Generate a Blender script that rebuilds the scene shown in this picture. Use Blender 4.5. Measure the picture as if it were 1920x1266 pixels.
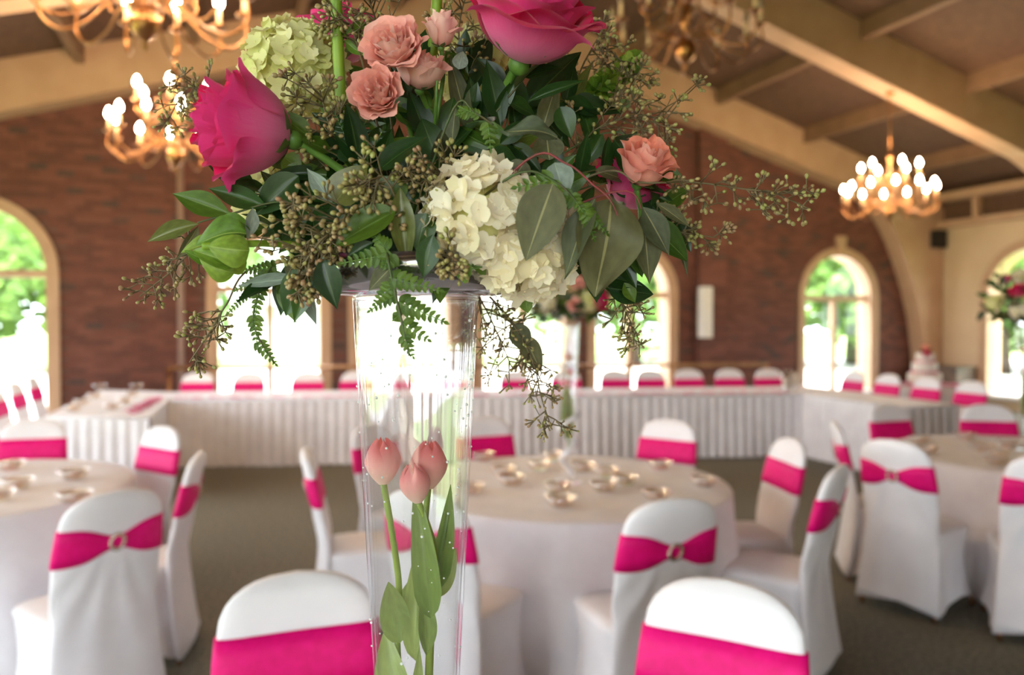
import bpy, math, random
from mathutils import Matrix, Vector, Euler
V = Vector
PI = math.pi
sc = bpy.context.scene
for o in list(bpy.data.objects):
    bpy.data.objects.remove(o)
COL = sc.collection
rnd = random.Random(7)

# ------------------------------------------------------------------ camera
FPX = 1457.0                       # focal length in pixels of the 1920 wide frame
CZ = 1.60
PITCH = math.atan(30.0 / FPX)
cam_d = bpy.data.cameras.new('camera')
cam = bpy.data.objects.new('camera', cam_d)
COL.objects.link(cam)
cam.location = (0, 0, CZ)
cam.rotation_euler = (PI / 2 - PITCH, 0, 0)
cam_d.sensor_width = 36.0
cam_d.lens = 36.0 * FPX / 1920.0
cam_d.clip_start = 0.02
cam_d.clip_end = 300
cam_d.dof.use_dof = True
cam_d.dof.focus_distance = 0.745
cam_d.dof.aperture_fstop = 3.6
sc.camera = cam

# ------------------------------------------------------------------ world, sun, exposure
world = bpy.data.worlds.new('world')
sc.world = world
world.use_nodes = True
bg = world.node_tree.nodes['Background']
bg.inputs[0].default_value = (0.86, 0.94, 1.0, 1)
bg.inputs[1].default_value = 6.0
sun_d = bpy.data.lights.new('sun_offscreen', 'SUN')
sun_d.energy = 14.0
sun_d.angle = 0.02
sun_d.color = (1.0, 0.95, 0.85)
sun = bpy.data.objects.new('sun_offscreen', sun_d)
COL.objects.link(sun)
sun.rotation_euler = V((-0.25, 0.55, -0.95)).to_track_quat('-Z', 'Y').to_euler()
sc.view_settings.view_transform = 'Standard'
sc.view_settings.look = 'None'
sc.view_settings.gamma = 1.0
sc.view_settings.use_curve_mapping = False
sc.view_settings.exposure = 1.1

# room frame: u along the brick wall, w towards it; turned 20 degrees to the camera
TH = math.radians(20)
CU, SU = math.cos(TH), math.sin(TH)
def UW(u, w, z=0.0):
    return V((u * CU - w * SU, u * SU + w * CU, z))

def P(px, py, Y):
    """world point seen at (px,py) of the 1920x1266 frame that lies Y metres ahead"""
    x = (px - 960) / FPX; up = (633 - py) / FPX
    fy = math.cos(PITCH) + up * math.sin(PITCH)
    fz = -math.sin(PITCH) + up * math.cos(PITCH)
    s = Y / fy
    return V((x * s, Y, CZ + fz * s))

def PZ(px, py, z):
    x = (px - 960) / FPX; up = (633 - py) / FPX
    fy = math.cos(PITCH) + up * math.sin(PITCH)
    fz = -math.sin(PITCH) + up * math.cos(PITCH)
    s = (z - CZ) / fz
    return V((x * s, fy * s, z))

# ------------------------------------------------------------------ materials
MATS = {}
def srgb(r, g, b):
    f = lambda c: (c / 12.92 if c <= 0.04045 else ((c + 0.055) / 1.055) ** 2.4)
    return (f(r / 255), f(g / 255), f(b / 255), 1)

def mat(name, col, col2=None, rough=0.6, scale=20.0, bump=0.0, bscale=None, metal=0.0,
        transl=0.0, emit=0.0, sheen=0.0, spec=0.5, objrand=False, coat=0.0, detail=3.0):
    m = bpy.data.materials.new(name); m.use_nodes = True
    nt = m.node_tree; nd = nt.nodes; lk = nt.links
    b = nd['Principled BSDF']
    out = nd['Material Output']
    b.inputs['Base Color'].default_value = col
    b.inputs['Roughness'].default_value = rough
    b.inputs['Metallic'].default_value = metal
    b.inputs['Specular IOR Level'].default_value = spec
    b.inputs['Sheen Weight'].default_value = sheen
    b.inputs['Coat Weight'].default_value = coat
    tc = nd.new('ShaderNodeTexCoord')
    csock = None
    if col2 is not None:
        mx = nd.new('ShaderNodeMix'); mx.data_type = 'RGBA'
        mx.inputs[6].default_value = col; mx.inputs[7].default_value = col2
        if objrand:
            oi = nd.new('ShaderNodeObjectInfo')
            lk.new(oi.outputs['Random'], mx.inputs[0])
        else:
            nz = nd.new('ShaderNodeTexNoise'); nz.inputs['Scale'].default_value = scale
            nz.inputs['Detail'].default_value = detail
            rp = nd.new('ShaderNodeMapRange')
            rp.inputs[1].default_value = 0.35; rp.inputs[2].default_value = 0.65
            lk.new(tc.outputs['Object'], nz.inputs['Vector'])
            lk.new(nz.outputs[0], rp.inputs[0]); lk.new(rp.outputs[0], mx.inputs[0])
        lk.new(mx.outputs[2], b.inputs['Base Color']); csock = mx.outputs[2]
    if bump:
        nb = nd.new('ShaderNodeTexNoise'); nb.inputs['Scale'].default_value = bscale or scale * 4
        nb.inputs['Detail'].default_value = 4
        bp = nd.new('ShaderNodeBump'); bp.inputs['Strength'].default_value = bump
        bp.inputs['Distance'].default_value = 0.01
        lk.new(tc.outputs['Object'], nb.inputs['Vector'])
        lk.new(nb.outputs[0], bp.inputs['Height']); lk.new(bp.outputs[0], b.inputs['Normal'])
    if emit:
        b.inputs['Emission Color'].default_value = col
        b.inputs['Emission Strength'].default_value = emit
    if transl:
        tr = nd.new('ShaderNodeBsdfTranslucent'); tr.inputs[0].default_value = col
        if csock: lk.new(csock, tr.inputs[0])
        ms = nd.new('ShaderNodeMixShader'); ms.inputs[0].default_value = transl
        lk.new(b.outputs[0], ms.inputs[1]); lk.new(tr.outputs[0], ms.inputs[2])
        lk.new(ms.outputs[0], out.inputs[0])
    MATS[name] = m
    return m

def leaf_mat(name, col, col2, vein, rough=0.35, transl=0.22, wild=0.5, back=None):
    """leaf: blade colour varies leaf by leaf and along the blade, pale midrib from the UV map"""
    m = mat(name, col, col2, rough=rough, transl=transl, objrand=True, spec=0.4)
    nt = m.node_tree; nd = nt.nodes; lk = nt.links
    mx = [n for n in nd if n.type == 'MIX'][0]
    b = nd['Principled BSDF']; tr = [n for n in nd if n.type == 'BSDF_TRANSLUCENT'][0]
    src = mx.outputs[2]
    uv = nd.new('ShaderNodeUVMap'); sx = nd.new('ShaderNodeSeparateXYZ')
    lk.new(uv.outputs[0], sx.inputs[0])
    nz = nd.new('ShaderNodeTexNoise'); nz.inputs['Scale'].default_value = 5
    lk.new(uv.outputs[0], nz.inputs['Vector'])
    h = nd.new('ShaderNodeHueSaturation')
    mr = nd.new('ShaderNodeMapRange'); mr.inputs[3].default_value = 1 - wild; mr.inputs[4].default_value = 1 + wild
    lk.new(nz.outputs[0], mr.inputs[0]); lk.new(mr.outputs[0], h.inputs['Value']); lk.new(src, h.inputs['Color'])
    m1 = nd.new('ShaderNodeMath'); m1.operation = 'SUBTRACT'; m1.inputs[1].default_value = 0.5
    m2 = nd.new('ShaderNodeMath'); m2.operation = 'ABSOLUTE'
    m3 = nd.new('ShaderNodeMath'); m3.operation = 'LESS_THAN'; m3.inputs[1].default_value = 0.022
    lk.new(sx.outputs[0], m1.inputs[0]); lk.new(m1.outputs[0], m2.inputs[0]); lk.new(m2.outputs[0], m3.inputs[0])
    m4 = nd.new('ShaderNodeMath'); m4.operation = 'MULTIPLY'; m4.inputs[1].default_value = 0.55
    lk.new(m3.outputs[0], m4.inputs[0])
    mv = nd.new('ShaderNodeMix'); mv.data_type = 'RGBA'; mv.inputs[7].default_value = vein
    lk.new(m4.outputs[0], mv.inputs[0]); lk.new(h.outputs[0], mv.inputs[6])
    fin = mv.outputs[2]
    if back:
        g = nd.new('ShaderNodeNewGeometry')
        mb = nd.new('ShaderNodeMix'); mb.data_type = 'RGBA'; mb.inputs[7].default_value = back
        ml = nd.new('ShaderNodeMath'); ml.operation = 'MULTIPLY'; ml.inputs[1].default_value = 0.6
        lk.new(g.outputs['Backfacing'], ml.inputs[0]); lk.new(ml.outputs[0], mb.inputs[0])
        lk.new(fin, mb.inputs[6]); fin = mb.outputs[2]
    lk.new(fin, b.inputs['Base Color']); lk.new(fin, tr.inputs[0])
    return m

def petal_mat(name, inner, outer, base, rough=0.55, transl=0.3):
    """petal: inner and outer faces have their own colour, both pale towards the claw (UV v)"""
    m = bpy.data.materials.new(name); m.use_nodes = True
    nt = m.node_tree; nd = nt.nodes; lk = nt.links
    b = nd['Principled BSDF']; out = nd['Material Output']
    b.inputs['Roughness'].default_value = rough; b.inputs['Sheen Weight'].default_value = 0.15
    b.inputs['Specular IOR Level'].default_value = 0.25
    g = nd.new('ShaderNodeNewGeometry')
    mx = nd.new('ShaderNodeMix'); mx.data_type = 'RGBA'
    mx.inputs[6].default_value = outer; mx.inputs[7].default_value = inner
    lk.new(g.outputs['Backfacing'], mx.inputs[0])
    uv = nd.new('ShaderNodeUVMap'); sx = nd.new('ShaderNodeSeparateXYZ'); lk.new(uv.outputs[0], sx.inputs[0])
    mp = nd.new('ShaderNodeMapping'); mp.inputs['Scale'].default_value = (14, 1.5, 1)
    nz = nd.new('ShaderNodeTexNoise'); nz.inputs['Scale'].default_value = 3
    lk.new(uv.outputs[0], mp.inputs[0]); lk.new(mp.outputs[0], nz.inputs['Vector'])
    mr = nd.new('ShaderNodeMapRange'); mr.inputs[1].default_value = 0.0; mr.inputs[2].default_value = 0.8
    mr.inputs[3].default_value = 0.85; mr.inputs[4].default_value = 0.0
    lk.new(sx.outputs[1], mr.inputs[0])
    ad = nd.new('ShaderNodeMath'); ad.operation = 'MULTIPLY_ADD'; ad.inputs[1].default_value = 0.25; ad.inputs[2].default_value = -0.12
    lk.new(nz.outputs[0], ad.inputs[0])
    a2 = nd.new('ShaderNodeMath'); a2.operation = 'ADD'; a2.use_clamp = True
    lk.new(ad.outputs[0], a2.inputs[0]); lk.new(mr.outputs[0], a2.inputs[1])
    mb = nd.new('ShaderNodeMix'); mb.data_type = 'RGBA'; mb.inputs[7].default_value = base
    lk.new(a2.outputs[0], mb.inputs[0]); lk.new(mx.outputs[2], mb.inputs[6])
    lk.new(mb.outputs[2], b.inputs['Base Color'])
    tr = nd.new('ShaderNodeBsdfTranslucent'); lk.new(mb.outputs[2], tr.inputs[0])
    ms = nd.new('ShaderNodeMixShader'); ms.inputs[0].default_value = transl
    lk.new(b.outputs[0], ms.inputs[1]); lk.new(tr.outputs[0], ms.inputs[2]); lk.new(ms.outputs[0], out.inputs[0])
    MATS[name] = m
    return m

def thin_glass(name, tint=(1, 1, 1, 1), ior=1.45, rough=0.02, boost=0.0):
    """thin sheet of clear glass: what is not mirrored by Fresnel goes straight through"""
    m = bpy.data.materials.new(name); m.use_nodes = True
    nt = m.node_tree; nd = nt.nodes; lk = nt.links
    nd.remove(nd['Principled BSDF']); out = nd['Material Output']
    t = nd.new('ShaderNodeBsdfTransparent'); t.inputs[0].default_value = tint
    gl = nd.new('ShaderNodeBsdfGlossy'); gl.inputs['Roughness'].default_value = rough
    gl.inputs[0].default_value = (0.95, 0.97, 1, 1)
    lw = nd.new('ShaderNodeLayerWeight'); lw.inputs[0].default_value = 0.5
    f0 = ((ior - 1) / (ior + 1)) ** 2
    pw = nd.new('ShaderNodeMath'); pw.operation = 'POWER'; pw.inputs[1].default_value = 5.0
    lk.new(lw.outputs['Facing'], pw.inputs[0])
    ad = nd.new('ShaderNodeMath'); ad.operation = 'MULTIPLY_ADD'; ad.use_clamp = True
    ad.inputs[1].default_value = 1 - f0; ad.inputs[2].default_value = f0 + boost
    lk.new(pw.outputs[0], ad.inputs[0])
    ms = nd.new('ShaderNodeMixShader')
    lk.new(ad.outputs[0], ms.inputs[0]); lk.new(t.outputs[0], ms.inputs[1]); lk.new(gl.outputs[0], ms.inputs[2])
    lk.new(ms.outputs[0], out.inputs[0])
    MATS[name] = m
    return m

mat('cloth', srgb(236, 234, 238), srgb(226, 223, 228), rough=0.75, scale=6, bump=0.12, bscale=40, sheen=0.2)
mat('spandex', srgb(238, 236, 240), srgb(230, 228, 232), rough=0.6, scale=5, bump=0.2, bscale=9, sheen=0.25)
mat('sash', srgb(232, 6, 122), srgb(220, 2, 108), rough=0.55, scale=30, bump=0.1, bscale=60, spec=0.25)
mat('carpet', srgb(148, 144, 129), srgb(112, 108, 96), rough=0.95, scale=45, bump=0.7, bscale=260, spec=0.1, detail=6)
mat('cream', srgb(190, 156, 126), srgb(182, 147, 117), rough=0.6, scale=3)
mat('cream_wall', srgb(205, 180, 148), srgb(198, 172, 140), rough=0.8, scale=2, bump=0.1, bscale=120)
mat('wood_deck', srgb(100, 72, 55), srgb(88, 63, 48), rough=0.8, scale=9, bump=0.2, bscale=60)
mat('purlin', srgb(128, 96, 72), srgb(118, 88, 66), rough=0.7, scale=4)
mat('mortar', srgb(108, 80, 70), srgb(98, 72, 62), rough=0.9, scale=30)
mat('brass', srgb(176, 126, 82), srgb(148, 104, 68), rough=0.34, metal=1.0, scale=8)
mat('steel', srgb(190, 190, 195), rough=0.25, metal=1.0)
mat('candle_ivory', srgb(226, 196, 160), rough=0.6)
mat('bulb', (1.0, 0.72, 0.44, 1), rough=0.3, emit=150.0)
mat('bulb_off', srgb(150, 130, 110), rough=0.2, spec=0.6)
mat('black_plastic', srgb(22, 21, 22), srgb(30, 29, 30), rough=0.5, scale=40)
mat('white_paint', srgb(225, 222, 218), srgb(216, 213, 208), rough=0.6, scale=10)
mat('brown_wood', srgb(96, 66, 40), srgb(70, 46, 28), rough=0.5, scale=6)
mat('icing', srgb(240, 232, 222), srgb(234, 224, 212), rough=0.6, scale=30, bump=0.2)
mat('pink_icing', srgb(230, 96, 140), srgb(214, 70, 118), rough=0.6, scale=60)
mat('foam', srgb(30, 48, 26), srgb(22, 36, 20), rough=0.95, scale=40, bump=0.3)
mat('stem_green', srgb(104, 140, 58), srgb(84, 120, 46), rough=0.45, scale=60, transl=0.1)
mat('stem_dark', srgb(62, 84, 36), srgb(74, 66, 34), rough=0.5, scale=60)
mat('stem_red', srgb(150, 52, 62), srgb(120, 60, 56), rough=0.45, scale=40)
mat('stem_brown', srgb(112, 96, 66), srgb(92, 78, 50), rough=0.55, scale=60)
mat('seed', srgb(156, 156, 88), srgb(152, 116, 88), rough=0.42, scale=45)
mat('lime_stem', srgb(150, 180, 54), srgb(128, 162, 48), rough=0.45, scale=30, transl=0.2)
mat('tulip_stem', srgb(160, 178, 76), srgb(136, 160, 66), rough=0.4, scale=30, transl=0.15)
mat('crystal', srgb(250, 250, 255), rough=0.05, spec=1.0, coat=1.0, metal=0.35)
mat('bead_crystal', srgb(252, 252, 255), rough=0.06, metal=1.0)
mat('conduit_paint', srgb(158, 128, 116), srgb(146, 118, 106), rough=0.6, scale=4)
mat('silver', srgb(225, 205, 190), rough=0.18, metal=1.0, bump=0.5, bscale=300)
mat('amber_glass', srgb(236, 200, 156), srgb(222, 176, 122), rough=0.06, spec=1.0, scale=14, transl=0.5, coat=1.0)
mat('bark', srgb(72, 58, 44), srgb(54, 44, 34), rough=0.9, scale=10)
mat('tree_leaf', srgb(104, 138, 58), srgb(66, 100, 42), rough=0.6, scale=1.2, transl=0.45)
mat('lawn', srgb(120, 146, 78), srgb(98, 128, 62), rough=0.9, scale=0.6)
mat('concrete', srgb(206, 202, 194), srgb(192, 188, 180), rough=0.85, scale=1.5)
mat('house_wall', srgb(226, 222, 214), srgb(216, 212, 204), rough=0.8, scale=2)
mat('house_roof', srgb(196, 194, 192), srgb(180, 178, 176), rough=0.7, scale=4)
mat('water_bead', srgb(246, 248, 250), rough=0.04, spec=1.0, transl=0.5)
thin_glass('pane_glass', ior=1.35)
thin_glass('vase_glass', tint=(0.985, 0.985, 0.985, 1), ior=1.5, boost=0.045)
thin_glass('dish_glass', tint=(0.46, 0.44, 0.50, 1), ior=1.7, boost=0.28, rough=0.12)  # bowl glass; grey tint puts reflected cloth and refracted greens into the colour
thin_glass('votive_glass', tint=(1.0, 0.93, 0.83, 1), ior=1.6, boost=0.2, rough=0.05)
thin_glass('cup_glass', tint=(0.95, 0.93, 0.9, 1), ior=1.5, boost=0.06)
petal_mat('rose_hot', srgb(222, 4, 92), srgb(236, 62, 142), srgb(238, 150, 186))
petal_mat('rose_peach', srgb(252, 186, 176), srgb(253, 214, 204), srgb(246, 172, 152), transl=0.35)
petal_mat('rose_coral', srgb(250, 158, 136), srgb(250, 184, 170), srgb(248, 160, 130), transl=0.35)
petal_mat('tulip', srgb(244, 138, 142), srgb(248, 146, 152), srgb(252, 238, 220), transl=0.35)
petal_mat('rose_hot_loose', srgb(224, 30, 116), srgb(230, 70, 140), srgb(232, 130, 170))
for nm, a, b_ in (('hyd_cream', srgb(254, 246, 232), srgb(246, 232, 196)),
                  ('hyd_green', srgb(246, 238, 196), srgb(222, 222, 146))):
    mat(nm, a, b_, rough=0.6, objrand=True, transl=0.35, spec=0.3)
leaf_mat('leaf_dark', srgb(46, 74, 30), srgb(28, 52, 24), srgb(84, 108, 58), rough=0.3, back=srgb(112, 122, 70))
leaf_mat('leaf_mid', srgb(84, 108, 34), srgb(54, 82, 28), srgb(120, 146, 84), rough=0.32, back=srgb(120, 132, 76))
leaf_mat('leaf_euc', srgb(98, 94, 62), srgb(74, 82, 60), srgb(178, 170, 116), rough=0.55, back=srgb(150, 160, 148))
leaf_mat('leaf_pale', srgb(150, 160, 150), srgb(128, 142, 132), srgb(176, 184, 168), rough=0.5)
leaf_mat('leaf_olive', srgb(108, 108, 54), srgb(86, 96, 48), srgb(140, 136, 80), rough=0.3)
leaf_mat('leaf_fern', srgb(100, 124, 40), srgb(72, 98, 34), srgb(110, 150, 66), rough=0.45, transl=0.3)
leaf_mat('leaf_lime', srgb(148, 168, 62), srgb(92, 128, 40), srgb(178, 196, 110), rough=0.45, transl=0.25, wild=0.55)
leaf_mat('leaf_tulip', srgb(164, 180, 108), srgb(128, 156, 84), srgb(150, 172, 100), rough=0.35, transl=0.3, wild=0.3)

# bricks: colour of each brick from a face attribute
m = bpy.data.materials.new('brick'); m.use_nodes = True
nd = m.node_tree.nodes; lk = m.node_tree.links
at = nd.new('ShaderNodeAttribute'); at.attribute_name = 'tone'
cr = nd.new('ShaderNodeValToRGB')
els = cr.color_ramp.elements
els[0].position = 0.0; els[0].color = srgb(92, 56, 47)
els[1].position = 1.0; els[1].color = srgb(74, 58, 54)
for p_, c_ in ((0.35, srgb(104, 61, 51)), (0.6, srgb(113, 68, 56)), (0.92, srgb(120, 75, 62)), (0.95, srgb(76, 59, 54))):
    e = els.new(p_); e.color = c_
nz = nd.new('ShaderNodeTexNoise'); nz.inputs['Scale'].default_value = 60
bp = nd.new('ShaderNodeBump'); bp.inputs['Strength'].default_value = 0.3
lk.new(at.outputs['Fac'], cr.inputs[0]); lk.new(cr.outputs[0], nd['Principled BSDF'].inputs['Base Color'])
lk.new(nz.outputs[0], bp.inputs['Height']); lk.new(bp.outputs[0], nd['Principled BSDF'].inputs['Normal'])
nd['Principled BSDF'].inputs['Roughness'].default_value = 0.85
MATS['brick'] = m

# ------------------------------------------------------------------ object helpers
WM = {}                                            # world matrix of every object we make
def mesh(name, verts, faces, material, smooth=True, uvs=None):
    me = bpy.data.meshes.new(name)
    me.from_pydata([tuple(v) for v in verts], [], faces)
    if material: me.materials.append(MATS[material])
    if smooth: me.polygons.foreach_set('use_smooth', [True] * len(me.polygons))
    if uvs:
        ul = me.uv_layers.new(name='UVMap')
        flat = []
        for l in me.loops: flat += uvs[l.vertex_index]
        ul.data.foreach_set('uv', flat)
    me.update()
    return me

def inst(name, me, parent=None, M=None):
    """link an object; M is its world matrix"""
    o = bpy.data.objects.new(name, me); COL.objects.link(o)
    M = M if M is not None else Matrix.Identity(4)
    WM[o] = M
    if parent is not None:
        o.parent = parent
        o.matrix_basis = WM[parent].inverted() @ M
    else:
        o.matrix_basis = M
    return o

def part(name, verts, faces, material, parent, smooth=True, uvs=None):
    """part built in the local frame of its parent"""
    return inst(name, mesh(name, verts, faces, material, smooth, uvs), parent, WM[parent])

def wpart(name, verts, faces, material, parent, smooth=True, uvs=None):
    """part given in world coordinates"""
    inv = WM[parent].inverted()
    return inst(name, mesh(name, [inv @ V(v) for v in verts], faces, material, smooth, uvs), parent, WM[parent])

def tag(o, label=None, cat=None, group=None, kind=None):
    if label: o['label'] = label
    if cat: o['category'] = cat
    if group: o['group'] = group
    if kind: o['kind'] = kind
    return o

def thing(name, label, cat, M=None, group=None, kind=None):
    if isinstance(M, Vector): M = Matrix.Translation(M)
    o = inst(name, None, None, M); o.empty_display_size = 0.05
    return tag(o, label, cat, group, kind)

def single(name, verts, faces, material, label=None, cat=None, group=None, kind=None, smooth=True, loc=None):
    loc = loc or V((0, 0, 0))
    o = inst(name, mesh(name, [V(v) - loc for v in verts], faces, material, smooth), None, Matrix.Translation(loc))
    return tag(o, label, cat, group, kind)

class MB:
    def __init__(s): s.v = []; s.f = []
    def add(s, v, f):
        n = len(s.v); s.v += [V(p) for p in v]; s.f += [tuple(i + n for i in q) for q in f]
        return s
    def box(s, a, b, M=None):
        x0, y0, z0 = a; x1, y1, z1 = b
        v = [V((x, y, z)) for z in (z0, z1) for y in (y0, y1) for x in (x0, x1)]
        if M: v = [M @ p for p in v]
        return s.add(v, [(0, 2, 3, 1), (4, 5, 7, 6), (0, 1, 5, 4), (2, 6, 7, 3), (0, 4, 6, 2), (1, 3, 7, 5)])
    def tube(s, pts, r, n=6, caps=True):
        pts = [V(p) for p in pts]; rs = r if isinstance(r, (list, tuple)) else [r] * len(pts)
        loops = []; prev = None
        for i, p in enumerate(pts):
            d = (pts[min(i + 1, len(pts) - 1)] - pts[max(i - 1, 0)])
            d = d.normalized() if d.length > 1e-9 else V((0, 0, 1))
            if prev is None:
                a = d.cross(V((0, 0, 1)));
                if a.length < 1e-3: a = d.cross(V((1, 0, 0)))
            else:
                a = prev - d * prev.dot(d)
                if a.length < 1e-6: a = d.cross(V((1, 0, 0)))
            a.normalize(); prev = a; b = d.cross(a)
            loops.append([p + (a * math.cos(2 * PI * k / n) + b * math.sin(2 * PI * k / n)) * rs[i] for k in range(n)])
        return s.loft(loops, caps)
    def loft(s, loops, caps=True, closed=True):
        n = len(loops[0]); v = [p for l in loops for p in l]; f = []
        for i in range(len(loops) - 1):
            for k in range(n if closed else n - 1):
                k2 = (k + 1) % n
                f.append((i * n + k, i * n + k2, (i + 1) * n + k2, (i + 1) * n + k))
        if caps and closed:
            f.append(tuple(range(n - 1, -1, -1))); f.append(tuple((len(loops) - 1) * n + k for k in range(n)))
        return s.add(v, f)
    def lathe(s, prof, n=24, c=(0, 0, 0), M=None):
        c = V(c)
        loops = [[c + V((r * math.cos(2 * PI * k / n), r * math.sin(2 * PI * k / n), z)) for k in range(n)] for r, z in prof]
        if M: loops = [[M @ p for p in l] for l in loops]
        return s.loft(loops, caps=False)
    def ball(s, c, r, n=6, m=4, stretch=None):
        c = V(c); loops = []
        for i in range(m + 1):
            t = PI * i / m; rr = max(math.sin(t) * r, r * 0.02)
            loops.append([V((rr * math.cos(2 * PI * k / n), rr * math.sin(2 * PI * k / n), -math.cos(t) * r)) for k in range(n)])
        if stretch is not None:
            q = stretch.to_track_quat('Z', 'Y')
            loops = [[q @ V((p.x, p.y, p.z * 1.35)) for p in l] for l in loops]
        return s.loft([[p + c for p in l] for l in loops], caps=False)

def superellipse(a, b, n, k, N, cx=0, cy=0):
    t = 2 * PI * k / N; c = math.cos(t); s = math.sin(t)
    return (cx + a * math.copysign(abs(c) ** (2 / n), c), cy + b * math.copysign(abs(s) ** (2 / n), s))

def smooth_path(pts, sub=5):
    """Catmull-Rom through points"""
    pts = [V(p) for p in pts]
    if len(pts) < 3:
        return [pts[0].lerp(pts[-1], i / sub) for i in range(sub + 1)]
    out = []
    for i in range(len(pts) - 1):
        p0 = pts[max(i - 1, 0)]; p1 = pts[i]; p2 = pts[i + 1]; p3 = pts[min(i + 2, len(pts) - 1)]
        for j in range(sub):
            t = j / sub
            out.append(0.5 * ((2 * p1) + (p2 - p0) * t + (2 * p0 - 5 * p1 + 4 * p2 - p3) * t * t + (3 * p1 - p0 - 3 * p2 + p3) * t ** 3))
    out.append(pts[-1])
    return out

def basis(o, x, y, z, s=(1, 1, 1)):
    return Matrix(((x.x * s[0], y.x * s[1], z.x * s[2], o.x), (x.y * s[0], y.y * s[1], z.y * s[2], o.y),
                   (x.z * s[0], y.z * s[1], z.z * s[2], o.z), (0, 0, 0, 1)))

def frame_y(base, tip, n):
    y = (tip - base).normalized(); x = y.cross(n)
    if x.length < 1e-3: x = y.cross(V((1, 0.3, 0.2)))
    x.normalize(); z = x.cross(y)
    return x, y, z

def align_z(origin, d, roll=0.0, s=1.0):
    q = V(d).to_track_quat('Z', 'Y')
    return Matrix.Translation(origin) @ q.to_matrix().to_4x4() @ Matrix.Rotation(roll, 4, 'Z') @ Matrix.Scale(s, 4)
# ================================================================== THE ROOM
W_BRICK = 11.75; U_L = -6.0; U_R = 13.1; W_REAR = -5.5; U_AP = 3.54
RM = Matrix.Rotation(TH, 4, 'Z')
def beam_z(u):                                     # underside of the roof beams
    return 6.12 - (0.28 if u > U_AP else 0.305) * abs(u - U_AP)
BD = 0.66                                          # beam depth; deck lies on top of it

# floor
fl = MB().add([UW(U_L, W_REAR), UW(U_R, W_REAR), UW(U_R, W_BRICK), UW(U_L, W_BRICK)], [(0, 1, 2, 3)])
tag(inst('floor', mesh('floor', fl.v, fl.f, 'carpet', False)), 'dark brown grey speckled carpet of the banquet hall', None, None, 'structure')

# ceiling deck with purlins
def plane_pt(u, w, dz=0): return V((u, w, beam_z(u) + BD + dz))
cb = MB()
for dz in (0, 0.12):
    cb.add([plane_pt(U_L - .3, W_REAR - .3, dz), plane_pt(U_AP, W_REAR - .3, dz), plane_pt(U_AP, W_BRICK + .4, dz), plane_pt(U_L - .3, W_BRICK + .4, dz)], [(0, 3, 2, 1)])
    cb.add([plane_pt(U_AP, W_REAR - .3, dz), plane_pt(U_R + .3, W_REAR - .3, dz), plane_pt(U_R + .3, W_BRICK + .4, dz), plane_pt(U_AP, W_BRICK + .4, dz)], [(0, 3, 2, 1)])
ceil = inst('ceiling', mesh('ceiling', cb.v, cb.f, 'wood_deck', False), None, RM)
tag(ceil, 'brown wooden roof deck between cream beams', None, None, 'structure')
for u in (-4.6, -3.2, -1.78, -0.42, 0.95, 2.3, 4.7, 6.05, 7.9, 9.75, 11.6):
    b = MB(); zt = beam_z(u) + BD + 0.02
    b.box((u - .055, W_REAR, zt - .26), (u + .055, W_BRICK, zt))
    part('purlin', b.v, b.f, 'purlin', ceil, False)

# cream laminated frames: straight rafters that bend down into the right hand post
def frame_curve():
    inner = []
    for i in range(21):
        u = U_AP + (11.0 - U_AP) * i / 20
        inner.append((u, beam_z(u)))
    for u, z in ((11.3, 3.88), (11.56, 3.68), (11.78, 3.42), (11.98, 3.1), (12.18, 2.7), (12.38, 2.2), (12.53, 1.7), (12.64, 1.1), (12.7, 0.5), (12.71, 0.0)):
        inner.append((u, z))
    outer = []
    for i, (u, z) in enumerate(inner):
        if i <= 20: outer.append((u, beam_z(u) + BD - 0.01))
        else:
            t = (i - 20) / (len(inner) - 21)
            uu = 11.0 + (U_R - 0.02 - 11.0) * min(1, t * 2.2)
            outer.append((uu, (beam_z(uu) + BD - 0.01) if t * 2.2 < 1 else max(0.0, (beam_z(U_R) + BD) * (1 - (t - .4545) / .5455))))
    return inner, outer
INN, OUT = frame_curve()
def mirror(l): return [(2 * U_AP - u, max(0.0, z - 0.025 * min(u - U_AP, 7.46))) for u, z in l]
for k, (w0, w1) in enumerate(((W_BRICK - 0.38, W_BRICK - 0.02), (8.12, 8.44), (4.86, 5.18), (1.6, 1.92), (-1.7, -1.4))):
    b = MB()
    for inn, out in ((INN, OUT), (mirror(INN), mirror(OUT))):
        loops = []
        for (u, z), (u2, z2) in zip(inn, out):
            loops.append([V((u, w0, z)), V((u, w1, z)), V((u2, w1, z2)), V((u2, w0, z2))])
        b.loft(loops)
    tr_ = inst('trim_%d' % (k + 1), mesh('roof_frame', b.v, b.f, 'cream', False), None, RM)
    tag(tr_, ['cream arched roof frame framing the red brick wall', 'cream roof frame that carries the lit chandeliers',
              'cream roof frame above the round tables', 'cream roof frame over the foreground table', 'cream roof frame behind the foreground table'][k], None, None, 'structure')

# ------------------------------------------------------------------ windows and walls
SILL = 0.28
def arch_path(c, R, sill, zs, n=20):
    pts = [(c - R, sill), (c - R, zs)]
    for i in range(1, n):
        a = PI - PI * i / n
        pts.append((c + R * math.cos(a), zs + R * math.sin(a)))
    pts += [(c + R, zs), (c + R, sill)]
    return pts

def arch_ring(c, R0, R1, sill, zs, y0, y1):
    """solid band between arch radius R0 (outside) and R1"""
    a = arch_path(c, R0, sill, zs); b = arch_path(c, R1, sill, zs)
    return MB().loft([[V((p[0], y0, p[1])), V((q[0], y0, q[1])), V((q[0], y1, q[1])), V((p[0], y1, p[1]))] for p, q in zip(a, b)])

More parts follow.
